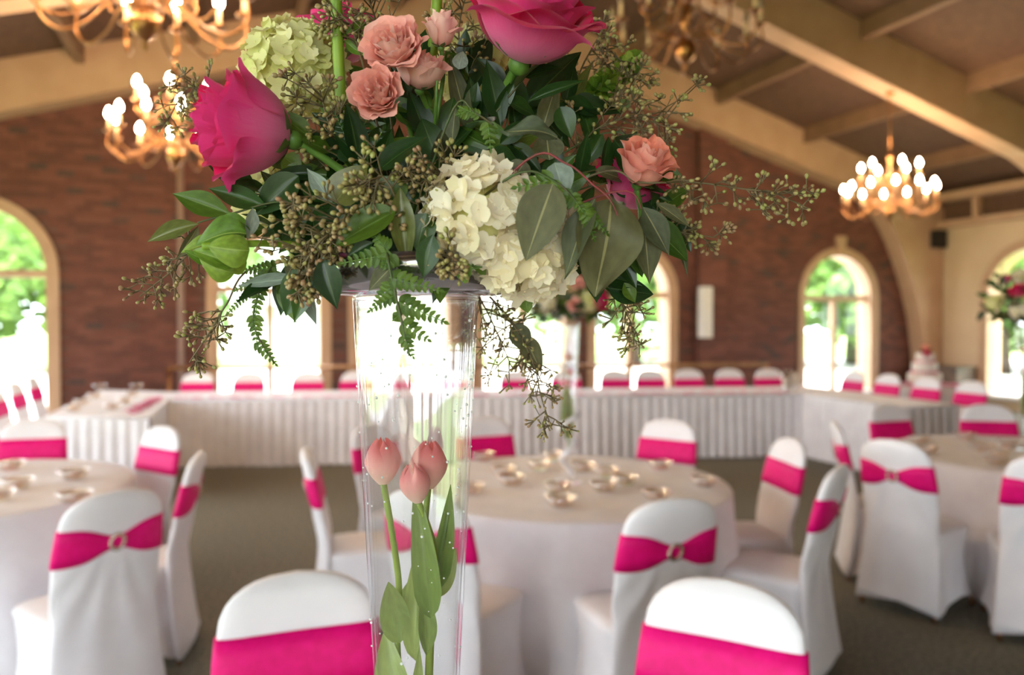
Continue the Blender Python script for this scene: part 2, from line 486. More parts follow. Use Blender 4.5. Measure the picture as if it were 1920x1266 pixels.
def window(n, c, R, zs, M, label, sill=SILL, keystone=False):
    """arched window in the wall plane x=along, y=outwards"""
    o = inst('window_%d' % n, None, None, M); tag(o, label, None, None, 'structure')
    r = arch_ring(c, R + .005, R - .07, sill, zs, -0.02, 0.33)
    part('frame', r.v, r.f, 'cream', o, False)
    r = arch_ring(c, R + .09, R - .01, sill, zs, -0.05, -0.005)
    part('casing', r.v, r.f, 'cream', o, False)
    b = MB().box((c - R - .16, -.16, sill - .07), (c + R + .16, .33, sill))
    part('sill', b.v, b.f, 'white_paint', o, False)
    b = MB().box((c - R + .06, .08, zs - .07), (c + R - .06, .2, zs + .03))
    part('transom', b.v, b.f, 'cream', o, False)
    b = MB().box((c - .045, .09, sill), (c + .045, .19, zs - .06))
    part('mullion', b.v, b.f, 'cream', o, False)
    if keystone:
        b = MB().add([V((c + x, y, z)) for y in (-.09, 0) for x, z in ((-.07, zs + R - .02), (.07, zs + R - .02), (.11, zs + R + .3), (-.11, zs + R + .3))],
                     [(0, 1, 2, 3), (7, 6, 5, 4), (0, 4, 5, 1), (1, 5, 6, 2), (2, 6, 7, 3), (3, 7, 4, 0)])
        part('keystone', b.v, b.f, 'cream', o, False)
    r2 = R - .075
    for x0, x1 in ((c - r2, c - .045), (c + .045, c + r2)):
        part('pane', [(x0, .14, sill), (x1, .14, sill), (x1, .14, zs - .07), (x0, .14, zs - .07)], [(0, 1, 2, 3)], 'pane_glass', o, False)
    pts = [(c + r2 * math.cos(PI * i / 20), .14, zs + .02 + (r2 - .02) * math.sin(PI * i / 20)) for i in range(21)]
    part('pane', pts, [tuple(range(21))], 'pane_glass', o, False)
    return o

def wall_mesh(x0, x1, ztop, wins, th=0.3, inner_y=0.0):
    """wall in x (along) z (up), with arched openings (c,R,sill,zs); inner face y=0, outer y=th"""
    xs = {x0, x1}
    for c, R, sill, zs in wins:
        for i in range(25): xs.add(c - R * math.cos(PI * i / 24))
    for k in range(1, 40): xs.add(x0 + (x1 - x0) * k / 40)
    xs = sorted(xs); b = MB()
    def opening(x):
        for c, R, sill, zs in wins:
            if c - R < x < c + R: return (c, R, sill, zs)
    for a, d in zip(xs, xs[1:]):
        if d - a < 1e-6: continue
        op = opening((a + d) / 2)
        spans = []
        if op:
            c, R, sill, zs = op
            za = zs + math.sqrt(max(0, R * R - (a - c) ** 2)); zd = zs + math.sqrt(max(0, R * R - (d - c) ** 2))
            spans = [(0, 0, sill, sill), (za, zd, ztop(a), ztop(d))]
        else: spans = [(0, 0, ztop(a), ztop(d))]
        for p, q, r, s in spans:
            b.add([(a, 0, p), (d, 0, q), (d, 0, s), (a, 0, r)], [(0, 1, 2, 3)])
            b.add([(a, th, p), (d, th, q), (d, th, s), (a, th, r)], [(0, 3, 2, 1)])
    return b

roof_z = lambda u: beam_z(u) + BD + 0.03
# brick wall; its frame: x=u, y=w outwards
MBR = RM @ Matrix.Translation((0, W_BRICK, 0))
WINS = [(-3.12, 0.92, 2.25), (0.56, 0.77, 2.08), (2.53, 0.77, 2.08), (4.50, 0.77, 2.08), (6.47, 0.77, 2.08), (10.87, 0.85, 2.06)]
wl = wall_mesh(U_L, U_R, roof_z, [(c, R, SILL, zs) for c, R, zs in WINS])
wall_b = inst('wall_far', mesh('wall_far', wl.v, wl.f, 'mortar', False), None, MBR)
tag(wall_b, 'red brick gable wall with arched windows', None, None, 'structure')
# bricks: real courses, one joined part
def in_window(x0, x1, z0, z1):
    for c, R, zs in WINS:
        R2 = R + 0.04
        if x1 < c - R2 or x0 > c + R2 or z1 < SILL - .02: continue
        if z0 < zs: return True
        zz = z0 - zs; xn = min(max(c, x0), x1) - c
        if xn * xn + zz * zz < R2 * R2: return True
    return False
bv = []; bf = []; tone = []
BL, BH, J = 0.215, 0.075, 0.011
row = 0; z = 0.0
while z < 6.6:
    u = U_L + (0 if row % 2 else -BL / 2)
    while u < U_R:
        a, d = max(u, U_L) + J / 2, min(u + BL, U_R) - J / 2
        if d - a > 0.03 and z + BH < roof_z(a) + .02 and not in_window(a, d, z, z + BH):
            n = len(bv); dp = -0.012 - rnd.random() * 0.006
            z0, z1 = z + J / 2, z + BH - J / 2
            bv += [(a, dp, z0), (d, dp, z0), (d, dp, z1), (a, dp, z1), (a, 0.003, z0), (d, 0.003, z0), (d, 0.003, z1), (a, 0.003, z1)]
            bf += [(n, n + 1, n + 2, n + 3), (n, n + 4, n + 5, n + 1), (n + 1, n + 5, n + 6, n + 2), (n + 2, n + 6, n + 7, n + 3), (n + 3, n + 7, n + 4, n)]
            tone += [rnd.random()] * 5
        u += BL
    z += BH; row += 1
bm_ = mesh('bricks', bv, bf, 'brick', False)
att = bm_.attributes.new('tone', 'FLOAT', 'FACE'); att.data.foreach_set('value', tone)
tag(inst('bricks', bm_, wall_b, MBR), kind='stuff')

# brick pilaster, conduit and white box on the brick wall
def pilaster(u0, u1, name, n):
    o = inst('trim_%d' % n, None, None, MBR); tag(o, name, None, None, 'structure')
    b = MB().box((u0, -.13, 0), (u1, 0.01, roof_z((u0 + u1) / 2) - .4)); part('core', b.v, b.f, 'mortar', o, False)
    v = []; f = []; t = []; z = 0; r_ = 0
    while z < roof_z(u0) - .5:
        cuts = [u0 - .012, (u0 + u1) / 2 + (0.06 if r_ % 2 else -.06), u1 + .012]
        for a, d in zip(cuts, cuts[1:]):
            q = MB().box((a + J / 2, -.145, z + J / 2), (d - J / 2, 0, z + BH - J / 2)); k = len(v)
            v += q.v; f += [tuple(i + k for i in g) for g in q.f]; t += [rnd.random()] * 6
        z += BH; r_ += 1
    me = mesh('bricks', v, f, 'brick', False); me.attributes.new('tone', 'FLOAT', 'FACE').data.foreach_set('value', t)
    tag(inst('bricks', me, o, MBR), kind='stuff')
pilaster(7.72, 8.25, 'brick pilaster between the arched windows', 6)
b = MB().tube([(-0.62, -.05, 0.0), (-0.62, -.05, 4.78)], 0.045, 12)
o = inst('wall_conduit', mesh('wall_conduit', b.v, b.f, 'conduit_paint'), None, MBR); tag(o, 'thin tan vertical pipe running up the brick wall', 'pipe')
b = MB().box((7.66, -.30, 1.32), (7.86, -.15, 2.2))
o = inst('wall_box', mesh('wall_box', b.v, b.f, 'white_paint', False), None, MBR); tag(o, 'tall white box mounted on the brick pilaster', 'wall box')

LW = ['arched window beside the skirted wing table', 'first arched window behind the head table', 'second arched window behind the head table',
      'third arched window behind the head table', 'arched window next to the brick pilaster', 'arched window with keystone near the cake']
for i, (c, R, zs) in enumerate(WINS):
    window(i + 1, c, R, zs, MBR, LW[i], keystone=(i == 5))

# right wall (cream); frame: x runs along -w from the corner, y outwards (+u)
MR = RM @ Matrix.Translation((U_R, W_BRICK, 0)) @ Matrix.Rotation(-PI / 2, 4, 'Z')
RW = [(2.15, 0.9, 2.05), (5.1, 0.9, 2.05)]
wl = wall_mesh(0, W_BRICK - W_REAR, lambda x: roof_z(U_R), [(c, R, SILL, zs) for c, R, zs in RW])
o = inst('wall_right', mesh('wall_right', wl.v, wl.f, 'cream_wall', False), None, MR)
tag(o, 'cream side wall with arched windows', None, None, 'structure')
for i, (c, R, zs) in enumerate(RW):
    window(7 + i, c, R, zs, MR, 'arched window in the cream side wall')
# eave rails along the top of the right wall
for k, (z0, z1, d) in enumerate(((3.9, 4.05, .3), (3.4, 3.52, .22))):
    b = MB().box((0.1, -d, z0), (16.5, -.0, z1))
    o = inst('trim_%d' % (7 + k), mesh('eave_rail', b.v, b.f, 'cream', False), None, MR)
    tag(o, ['upper cream rail along the eaves', 'lower cream rail along the eaves'][k], None, None, 'structure')
b = MB()
for i in range(9): b.box((1.1 + i * 1.5, -.16, 3.5), (1.2 + i * 1.5, -.02, 3.92))
o = inst('trim_9', mesh('eave_posts', b.v, b.f, 'cream', False), None, MR); tag(o, 'short cream posts between the eave rails', None, None, 'structure')
b = MB().box((0.0, -.012, 3.5), (16.5, .0, 3.92))
o = inst('trim_10', mesh('eave_panel', b.v, b.f, 'wood_deck', False), None, MR); tag(o, 'brown panel between the eave rails', None, None, 'structure')

# left wall and wall behind the camera, both with tall windows
ML = RM @ Matrix.Translation((U_L, W_REAR, 0)) @ Matrix.Rotation(PI / 2, 4, 'Z')
LWN = [(1.5 + 2.4 * i, 1.12, 2.3) for i in range(7)]
wl = wall_mesh(0, W_BRICK - W_REAR, lambda x: roof_z(U_L), [(c, R, SILL, zs) for c, R, zs in LWN])
tag(inst('wall_left', mesh('wall_left', wl.v, wl.f, 'cream_wall', False), None, ML), 'cream wall with tall windows', None, None, 'structure')
MB_ = RM @ Matrix.Translation((U_R, W_REAR, 0)) @ Matrix.Rotation(PI, 4, 'Z')
BWN = [(14.7, 1.12, 2.4), (17.3, 1.12, 2.4)]
wl = wall_mesh(0, U_R - U_L, lambda x: roof_z(U_R - x), [(c, R, SILL, zs) for c, R, zs in BWN])
tag(inst('wall_back', mesh('wall_back', wl.v, wl.f, 'cream_wall', False), None, MB_), 'cream wall with tall windows', None, None, 'structure')
n = 12
for c, R, zs in LWN: window(n, c, R, zs, ML, 'tall arched window in the left wall'); n += 1
for c, R, zs in BWN: window(n, c, R, zs, MB_, 'tall arched window in the back wall'); n += 1
# light portals in the openings (sampling aid for the sky light, they emit nothing themselves)
def portal(name, M, c, R, zs):
    d = bpy.data.lights.new(name, 'AREA'); d.shape = 'RECTANGLE'; d.size = 2 * R; d.size_y = zs + R - SILL
    d.cycles.is_portal = True
    o = bpy.data.objects.new(name, d); COL.objects.link(o)
    o.matrix_basis = M @ Matrix.Translation((c, .36, SILL + (zs + R - SILL) / 2)) @ Matrix.Rotation(-PI / 2, 4, 'X')
for nm, M, L in (('window_far_skylight', MBR, WINS), ('window_right_skylight', MR, RW[:1]), ('window_right_offscreen', MR, RW[1:]),
                 ('window_left_offscreen', ML, LWN), ('window_rear_offscreen', MB_, BWN)):
    for c, R, zs in L: portal(nm, M, c, R, zs)

# black wall speaker, wooden sideboard
b = MB().box((0.14, -.36, 3.02), (0.5, -.07, 3.36))
o = thing('wall_speaker', 'small black loudspeaker mounted high on the cream wall', 'speaker', MR)
part('cabinet', b.v, b.f, 'black_plastic', o, False)
b = MB().box((.27, -.08, 3.12), (.37, 0.0, 3.22)); part('bracket', b.v, b.f, 'steel', o, False)
b = MB().box((.16, -.37, 3.04), (.48, -.358, 3.34)); part('grille', b.v, b.f, 'black_plastic', o, False)
b = MB(); b.box((0.15, -.55, 0.08), (1.15, -.06, .72)); b2 = MB().box((0.12, -.58, .72), (1.18, -.03, .76))
o = thing('sideboard', 'low dark brown wooden sideboard against the cream wall behind the cake', 'sideboard', MR)
part('body', b.v, b.f, 'brown_wood', o, False); part('top', b2.v, b2.f, 'brown_wood', o, False)
for x in (0.2, 1.1):
    for y in (-.5, -.1):
        q = MB().box((x - .03, y - .03, 0), (x + .03, y + .03, .09)); part('foot', q.v, q.f, 'brown_wood', o, False)

# ------------------------------------------------------------------ outside
g = MB().add([(-90, -60, -.12), (90, -60, -.12), (90, 120, -.12), (-90, 120, -.12)], [(0, 1, 2, 3)])
tag(inst('lawn', mesh('lawn', g.v, g.f, 'lawn', False)), 'green lawn outside the hall', None, None, 'structure')
g = MB().add([UW(-22, W_BRICK + .3, -.1), UW(34, W_BRICK + .3, -.1), UW(34, 29, -.1), UW(-22, 29, -.1)], [(0, 1, 2, 3)])
tag(inst('terrace', mesh('terrace', g.v, g.f, 'concrete', False)), 'pale sunlit paving outside the windows', None, None, 'structure')
def crown_mesh(seed, R, H):
    r = random.Random(seed); v = []; f = []
    blobs = [(V((r.uniform(-.7, .7) * R, r.uniform(-.7, .7) * R, r.uniform(-.5, .6) * H)), r.uniform(.35, .6) * R) for _ in range(14)]
    for _ in range(2600):
        c, br = r.choice(blobs)
        d = V((r.gauss(0, 1), r.gauss(0, 1), r.gauss(0, 1))).normalized()
        p = c + d * br * r.uniform(.7, 1.05)
        q = Euler((r.uniform(0, 6), r.uniform(0, 6), r.uniform(0, 6))).to_matrix(); s = r.uniform(.16, .34)
        n = len(v)
        v += [p + q @ V((-s * .5, 0, 0)), p + q @ V((0, -s, .04)), p + q @ V((s * .5, 0, 0)), p + q @ V((0, s, .04))]
        f.append((n, n + 1, n + 2, n + 3))
    return mesh('crown', v, f, 'tree_leaf', False)
crowns = [crown_mesh(s, 3.4, 3.4) for s in (1, 2, 3)]
tb = MB().tube([(0, 0, 0), (.1, 0, 2), (-.05, .1, 4.5)], [.3, .24, .12], 8); trunk_me = mesh('trunk', tb.v, tb.f, 'bark')
TREES = [(-330, 21, 1.0), (-60, 23, 1.1), (110, 26, 1.0), (300, 30, 1.1), (560, 54, 1.35), (800, 56, 1.4), (1010, 53, 1.35), (1190, 30, 1.0), (1330, 33, 1.1), (1480, 28, 1.0),
         (1600, 31, 1.15), (1730, 29, 1.0), (1880, 25, 1.0), (2000, 28, 1.1), (2180, 23, 1.0)]
for i, (px, D, s) in enumerate(TREES):
    x = (px - 960) / FPX * D
    o = thing('garden_tree', 'leafy green tree standing outside the arched windows', 'tree',
              Matrix.Translation((x, D, -.12)) @ Matrix.Rotation(i * 1.3, 4, 'Z') @ Matrix.Scale(s, 4), 'trees outside the windows')
    inst('trunk', trunk_me, o, WM[o])
    tag(inst('crown', crowns[i % 3], o, WM[o] @ Matrix.Translation((0, 0, 3.5))), kind='stuff')
# pale house beyond the paving
hx = (700 - 960) / FPX * 38
o = thing('pale_house', 'overexposed pale house with low roof across the paving', 'house', Matrix.Translation((hx, 38, -.12)) @ Matrix.Rotation(.1, 4, 'Z'))
b = MB().box((-8, 0, 0), (9, 6, 2.5)); part('wall', b.v, b.f, 'house_wall', o, False)
b = MB().add([(-8.5, -.5, 2.5), (9.5, -.5, 2.5), (9.5, 6.5, 2.5), (-8.5, 6.5, 2.5), (-7, 3, 4.2), (8, 3, 4.2)], [(0, 1, 5, 4), (1, 2, 5), (2, 3, 4, 5), (3, 0, 4)])
part('roof', b.v, b.f, 'house_roof', o, False)
for x in (-6, -2.5, 1.5, 5.5):
    b = MB().box((x, -.04, .9), (x + 1.3, .02, 2.0)); part('window', b.v, b.f, 'pane_glass', o, False)
# ================================================================== TABLES
TC = {'mid': V((0.296, 4.10, 0)), 'left': V((-2.86, 3.95, 0)), 'right': V((3.36, 4.98, 0)), 'front': V((-0.095, 0.77, 0))}
TZ = 0.75; TR = 0.84
def cloth_mesh(seed):
    r = random.Random(seed); N = 144; b = MB(); loops = []
    ph = [r.uniform(0, 6.28) for _ in range(4)]
    loops.append([V((0.01 * math.cos(2 * PI * k / N), 0.01 * math.sin(2 * PI * k / N), TZ)) for k in range(N)])
    for rr in (.4, .7, TR - .015): loops.append([V((rr * math.cos(2 * PI * k / N), rr * math.sin(2 * PI * k / N), TZ)) for k in range(N)])
    for dr, dz in ((-.004, -.003), (.002, -.012)):
        loops.append([V(((TR + dr) * math.cos(2 * PI * k / N), (TR + dr) * math.sin(2 * PI * k / N), TZ + dz)) for k in range(N)])
    for i in range(1, 13):
        t = i / 12; l = []
        for k in range(N):
            a = 2 * PI * k / N
            w = math.sin(10 * a + ph[0] + .9 * math.sin(3 * a + ph[1])) * .7 + math.sin(21 * a + ph[2]) * .25 + .35 * math.sin(5 * a + ph[3])
            rr = TR + .004 + t ** 1.1 * (.06 + .075 * w) - (.0 if t < .9 else 0)
            l.append(V((rr * math.cos(a), rr * math.sin(a), TZ - .012 - t * (TZ - .022))))
        loops.append(l)
    b.loft(loops, caps=False)
    return mesh('tablecloth', b.v, b.f, 'cloth')
tt = MB().lathe([(0.02, TZ - .035), (TR - .01, TZ - .035), (TR - .01, TZ - .006), (0.02, TZ - .006)], 48)
top_me = mesh('table_top', tt.v, tt.f, 'brown_wood')
lb = MB(); lb.tube([(0, 0, 0), (0, 0, .72)], .02, 8); leg_me = mesh('leg', lb.v, lb.f, 'steel')
TL = {'mid': 'round table in long white cloth, ringed by eight chairs and small glass dishes',
      'left': 'round white clothed table beside the pleated wing table',
      'right': 'round white clothed table near the cream wall window',
      'front': 'round white clothed table holding the tulip vase'}
for i, (k, c) in enumerate(TC.items()):
    o = thing('round_table', TL[k], 'table', c)
    inst('tablecloth', cloth_mesh(20 + i), o, WM[o])
    inst('table_top', top_me, o, WM[o])
    for j in range(4):
        inst('leg', leg_me, o, WM[o] @ Matrix.Translation((.5 * math.cos(PI / 4 + j * PI / 2), .5 * math.sin(PI / 4 + j * PI / 2), .004)))

# ------------------------------------------------------------------ skirted head table (three runs)
def skirted(name, label, quad, skirt_edges):
    """quad: 4 ground corners (anticlockwise); skirt_edges: indices of edges that carry pleats"""
    c = sum((V((p[0], p[1], 0)) for p in quad), V((0, 0, 0))) / 4
    o = thing(name, label, 'table', c)
    q = [V((p[0], p[1], 0)) - c for p in quad]
    b = MB(); b.add([p + V((0, 0, TZ)) for p in q] + [p + V((0, 0, TZ - .03)) for p in q],
                    [(0, 1, 2, 3), (7, 6, 5, 4)] + [(i, i + 4, (i + 1) % 4 + 4, (i + 1) % 4) for i in range(4)])
    part('top_cloth', b.v, b.f, 'cloth', o, False)
    for e in skirt_edges:
        a, d = q[e], q[(e + 1) % 4]; L = (d - a).length; t = (d - a).normalized(); nrm = V((t.y, -t.x, 0))
        if nrm.dot((a + d) / 2) < 0: nrm = -nrm
        n = int(L / .018); loops = []
        for zi in range(6):
            f = zi / 5; l = []
            for k in range(n + 1):
                x = L * k / n; w = math.sin(x * 2 * PI / .115 + .8 * math.sin(x * 3.1)) * .5 + .5
                amp = .012 + .03 * f
                off = .006 + amp * w + .012 * f * math.sin(x * 7)
                l.append(a + t * x + nrm * off + V((0, 0, TZ - .004 - f * (TZ - .02))))
            loops.append(l)
        s = MB().loft(loops, caps=False, closed=False); part('pleated_skirt', s.v, s.f, 'cloth', o)
        h = MB().tube([a + nrm * .012 + V((0, 0, TZ - .008)), d + nrm * .012 + V((0, 0, TZ - .008))], .012, 6); part('skirt_band', h.v, h.f, 'cloth', o)
    for p in q:
        inst('leg', leg_me, o, Matrix.Translation(c + p * .88))
    return o
A = (-3.73, 8.42); B = (3.43, 9.17)
dl = V((-math.sin(math.radians(19)), math.cos(math.radians(19)), 0)); dr = V((-.282, .96, 0)); pr = V((.96, .282, 0))
C = V((-3.24, 6.93, 0)); Dq = C + V((-math.cos(math.radians(4)), 0.02, 0)) * .93
A2 = V((A[0], A[1], 0)) + dl * 1.0; B2 = V((B[0], B[1], 0)) + dr * .95
skirted('head_table', 'long white head table with pleated skirt in front of the windows', [A, B, B2, A2], [0])
skirted('wing_table', 'white pleated wing table with dishes, joined to the head table beside the brick', [Dq, C - dl * 0, C + dl * 2.55, Dq + dl * 2.85], [0, 1, 3])
E = V((3.86, 7.74, 0)); F_ = E + pr * .72; Bv = V((B[0] + .012, B[1] + .004, 0))
skirted('wing_table', 'white pleated wing table in front of the tiered cake', [E, F_, Bv + dr * .95 + pr * .72, Bv + dr * .95], [0, 1, 3])

# loose petals on the head table
def petals(name, label, pts, seed, mtl='rose_hot_loose'):
    r = random.Random(seed); b = MB()
    for p in pts:
        q = Euler((r.uniform(-.25, .25), r.uniform(-.25, .25), r.uniform(0, 6))).to_matrix(); s = r.uniform(.02, .036)
        b.add([p + q @ V((s * x, s * y, s * zz)) + V((0, 0, .007)) for x, y, zz in ((-1, 0, .2), (-.5, -.9, .05), (.6, -.8, .15), (1, 0, .3), (.5, .9, .05), (-.6, .8, .2), (0, 0, 0))],
              [(6, i, (i + 1) % 6) for i in range(6)])
    single(name, b.v, b.f, mtl, label, 'petals', kind='stuff')
r_ = random.Random(5)
va, vb = V((A[0], A[1], TZ)), V((B[0], B[1], TZ))
petals('rose_petals', 'pink rose petals strewn along the front of the long head table',
       [va.lerp(vb, r_.uniform(.01, .99)) + dl * r_.uniform(.03, .2) for _ in range(330)], 1)
petals('rose_petals', 'line of pink rose petals on the wing table with dishes',
       [PZ(246, 775, TZ).lerp(PZ(297, 746, TZ), r_.random()) + V((r_.gauss(0, .035), r_.gauss(0, .035), 0)) for _ in range(110)], 2)

# ================================================================== CHAIRS
NB = 96
def back_hw(z):
    if z <= .5: return .1943 + .04 * ((.5 - z) / .46)
    if z <= .83: return .193 + .012 * math.sin((z - .45) / .38 * PI)
    t = min(1, (z - .83) / .13); return .193 * max(0.0, 1 - t ** 2.4) ** (1 / 2.4)
def back_y(z): return -.19 - .11 * (z - .45) / .51 if z > .5 else -.2008 - .012 * ((.5 - z) / .46) ** 1.0 - .045 * ((.5 - z) / .46) ** 1.5
def back_loop(z, off=0.0, zf=None):
    hw = max(back_hw(z), .004); th = .030 * min(1, (.965 - z) / .05 + .25) if z > .9 else .030
    l = []
    for k in range(NB):
        x, y = superellipse(hw + off, th + off, 2.8, k, NB)
        zz = z if zf is None else zf(x, y)
        bow = -.018 * (1 - (x / .2) ** 2)
        l.append(V((x, back_y(zz) + y + bow, zz)))
    return l
def chair_meshes():
    D = {}
    b = MB(); zs = [.05, .1, .16, .22, .28, .34, .4, .44, .48, .52, .56, .6, .64, .68, .74, .8, .84, .87, .9, .92, .935, .947, .955, .96]
    loops = [back_loop(z) for z in zs]
    for i, l in enumerate(loops):
        for k, p in enumerate(l):
            rear = p.y < back_y(p.z) - .012; a_ = math.atan2(p.x, max(.02, .80 - p.z)); p.y += (.008 if rear else .002) * math.sin(a_ * 17 + .6) * max(0, min(1, (.74 - p.z) / .12)) * max(.35, 1 - (.74 - p.z) / .6)
    for k, p in enumerate(loops[0]): p.z = .035 + .05 * max(0, 1 - (p.x / .23) ** 2)
    b.loft(loops); D['back'] = mesh('back_cover', b.v, b.f, 'spandex')
    # seat and skirt
    b = MB(); N = 64; loops = []
    def loop(a, yr, yf, z, n=5, hem=0.0, fold=0.0):
        cy, hb = (yr + yf) / 2, (yf - yr) / 2; l = []
        for k in range(N):
            x, y = superellipse(a, hb, n, k, N, 0, cy); t = 2 * PI * k / N
            dd = V((x, y - cy, 0)); dd.normalize(); s = fold * (math.sin(9 * t + .5) + .6 * math.sin(14 * t + 2))
            l.append(V((x, y, z + hem * (1 - abs(math.sin(2 * t))))) + dd * s)
        return l
    for i in range(9):
        f = i / 8; z = .035 + f * .385
        bow = math.sin(f * PI) * -.022
        loops.append(loop(.235 - .03 * f + bow, -.272 + .052 * f - bow * .6, .23 - .025 * f + bow, z, 4.5, .075 * (1 - f) ** 2, .007 * (1 - f)))
    loops.append(loop(.208, -.222, .208, .44, 5)); loops.append(loop(.2, -.212, .2, .458, 4.5)); loops.append(loop(.17, -.18, .17, .468, 4)); loops.append(loop(.08, -.09, .08, .474, 3)); loops.append(loop(.01, -.01, .01, .476, 2))
    b.loft(loops, caps=False); D['seat'] = mesh('seat_cover', b.v, b.f, 'spandex')
    # sash, pinched at the back where the buckle sits
    def band(z0, pinch, off):
        def zf(x, y):
            if y < 0: w = math.exp(-(x / .085) ** 2); return z0 + (pinch - z0) * w
            return z0
        return back_loop(z0, off, zf)
    def sash(pinch_a, pinch_b):
        zs = [(.690, pinch_a), (.735, (pinch_a * 2 + pinch_b) / 3), (.785, (pinch_a + pinch_b * 2) / 3), (.832, pinch_b)]
        lo = [band(z, p, .007) for z, p in zs]
        inn = [band(.832, pinch_b, .001)]; inn0 = [band(.690, pinch_a, .001)]
        return MB().loft(inn0 + lo + inn, caps=False)
    b = sash(.738, .786); D['sash'] = mesh('sash', b.v, b.f, 'sash')
    # ring buckle at the back
    b = MB(); loops = []
    for i in range(24):
        a = 2 * PI * i / 24; c = V((.026 * math.cos(a), 0, .03 * math.sin(a)))
        loops.append([c + V((math.cos(a) * .0075 * math.cos(q), .006 * math.sin(q), math.sin(a) * .0075 * math.cos(q))) for q in (2 * PI * j / 8 for j in range(8))])
    loops.append(loops[0]); b.loft(loops, caps=False); D['buckle'] = mesh('buckle', b.v, b.f, 'silver')
    b = MB().tube([(0, 0, 0), (0, 0, .06)], [.011, .014], 10); D['leg'] = mesh('leg', b.v, b.f, 'brass')
    return D
CH = chair_meshes()
TOPY = back_y(.96) - .018
def chair(label, top, face, group=None, tilt=0.0):
    """top: ground position under the top of the backrest; face: where the sitter looks"""
    f = V((face[0], face[1], 0)).normalized(); ang = math.atan2(-f.x, f.y)
    R = Matrix.Rotation(ang, 4, 'Z'); loc = V((top[0], top[1], 0)) - R @ V((0, TOPY, 0))
    o = thing('banquet_chair', label, 'chair', Matrix.Translation(loc) @ R, group)
    M = WM[o]
    inst('seat_cover', CH['seat'], o, M); bk = inst('back_cover', CH['back'], o, M)
    sa = inst('sash', CH['sash'], o, M)
    zc = .762; inst('buckle', CH['buckle'], sa, M @ Matrix.Translation((0, back_y(zc) - .018 - .041, zc)) @ Matrix.Rotation(.2, 4, 'X'))
    for x, y in ((-.2, -.245), (.2, -.245), (-.2, .2), (.2, .2)):
        inst('leg', CH['leg'], o, M @ Matrix.Translation((x, y, 0)))
    return o
def around(tab, ang, r, label, turn=0.0, push=0):
    c = TC[tab]; a = math.radians(ang); p = c + V((math.cos(a), math.sin(a), 0)) * r
    f = (c - p); f = Matrix.Rotation(math.radians(turn), 3, 'Z') @ f
    return chair(label, p, f)
WC = 'white covered chair with pink sash'
around('mid', 113.5, 1.24, WC + ' behind the vase of the dish ringed table')
around('mid', 53, 1.24, WC + ' across the dish ringed table, backed by pleated skirt')
around('mid', 7, 1.26, WC + ' at the dish ringed table, backed by bare carpet')
around('mid', -29, 1.34, WC + ' seen edge-on beside the buckled chair', -7)
around('mid', -77, 1.33, WC + ' and ring buckle, backing the dish ringed table', 6)
around('mid', -119, 1.33, WC + ' mostly hidden behind the tulip vase')
around('mid', 187, 1.36, WC + ' seen edge-on against carpet near tulip vase', 5)
around('mid', 148, 1.40, WC + ' between an edge-on chair and the tulip vase')
chair(WC + ' cut off by the tulip vase edge', (-.55, 1.976), (TC['front'] - V((-.55, 1.976, 0))))
chair('bright ' + WC + ' below the ring buckled chair', (.532, 1.915), (TC['front'] - V((.532, 1.915, 0))))
chair(WC + ' and ring buckle near the pleated wing', (-1.50, 2.94), (-1.05, .82))
chair(WC + ' facing dishes by the pleated wing', (-2.12, 4.75), (-.55, -.83))
chair(WC + ' seen edge-on near the pleated wing', (-1.53, 3.8), (-.97, -.25))
around('left', 104, 1.22, WC + ' standing before the pleated wing corner')
chair(WC + ' before the pleated end by the cake', (2.90, 6.02), (.35, -1))
chair(WC + ' below the cream wall window sill', (3.68, 6.02), (-.2, -1))
chair(WC + ' seen edge-on behind the draped hem chair', (2.07, 4.98), (.95, -.3))
chair(WC + ' and buckle, long draped hem showing', (2.06, 4.2), (.95, .72))
chair(WC + ', back turned, beside the draped hem chair', (2.60, 3.72), (.42, 1.0))
ORD = ['first', 'second', 'third', 'fourth', 'fifth', 'sixth', 'seventh', 'eighth', 'ninth', 'tenth', 'eleventh', 'twelfth', 'thirteenth']
for i, px in enumerate((372, 468, 577, 668, 762, 855, 965, 1060, 1152, 1218, 1290, 1366, 1440)):
    k = (px - 960) / FPX; D = 10.2 / (1 - .104 * k)
    chair('head table chair with pink sash, %s from the brass rail end post' % ORD[i], (k * D, D), (.1, -1), 'chairs behind the head table')
for i, t in enumerate((.25, .85, 1.45, 2.05)):
    p = F_ + dr * t + pr * .5
    chair('chair with pink sash behind the cake side wing, %s from its end' % ORD[i], (p.x, p.y), -pr, 'chairs behind the cake side wing')
for i, p in enumerate(((-4.98, 7.45), (-5.27, 8.2), (-5.58, 9.0))):
    chair('chair with pink sash behind the dish laid wing, %s from its end' % ORD[i], p, (.94, .3), 'chairs behind the dish side wing')

# ================================================================== TABLEWARE
b = MB().lathe([(.012, .004), (.05, .003), (.058, .006), (.078, .024), (.082, .030), (.079, .031), (.074, .026), (.055, .010), (.012, .008)], 32)
dish_me = mesh('dish_body', [V((p.x, p.y, p.z * 1.6)) for p in b.v], b.f, 'votive_glass')
b = MB().lathe([(.080, .046), (.084, .048), (.084, .053), (.080, .053), (.080, .046)], 32); rim_me = mesh('rim', b.v, b.f, 'bead_crystal')
b = MB().lathe([(.004, .016), (.03, .016), (.034, .034), (.028, .036), (.004, .032)], 20); tea_me = mesh('tealight', b.v, b.f, 'amber_glass')
def dish(p, label, group, s=1.0):
    o = thing('glass_dish', label, 'dish', Matrix.Translation(p + V((0, 0, .001))) @ Matrix.Scale(s, 4), group)
    inst('dish_body', dish_me, o, WM[o]); inst('rim', rim_me, o, WM[o]); inst('tealight', tea_me, o, WM[o])
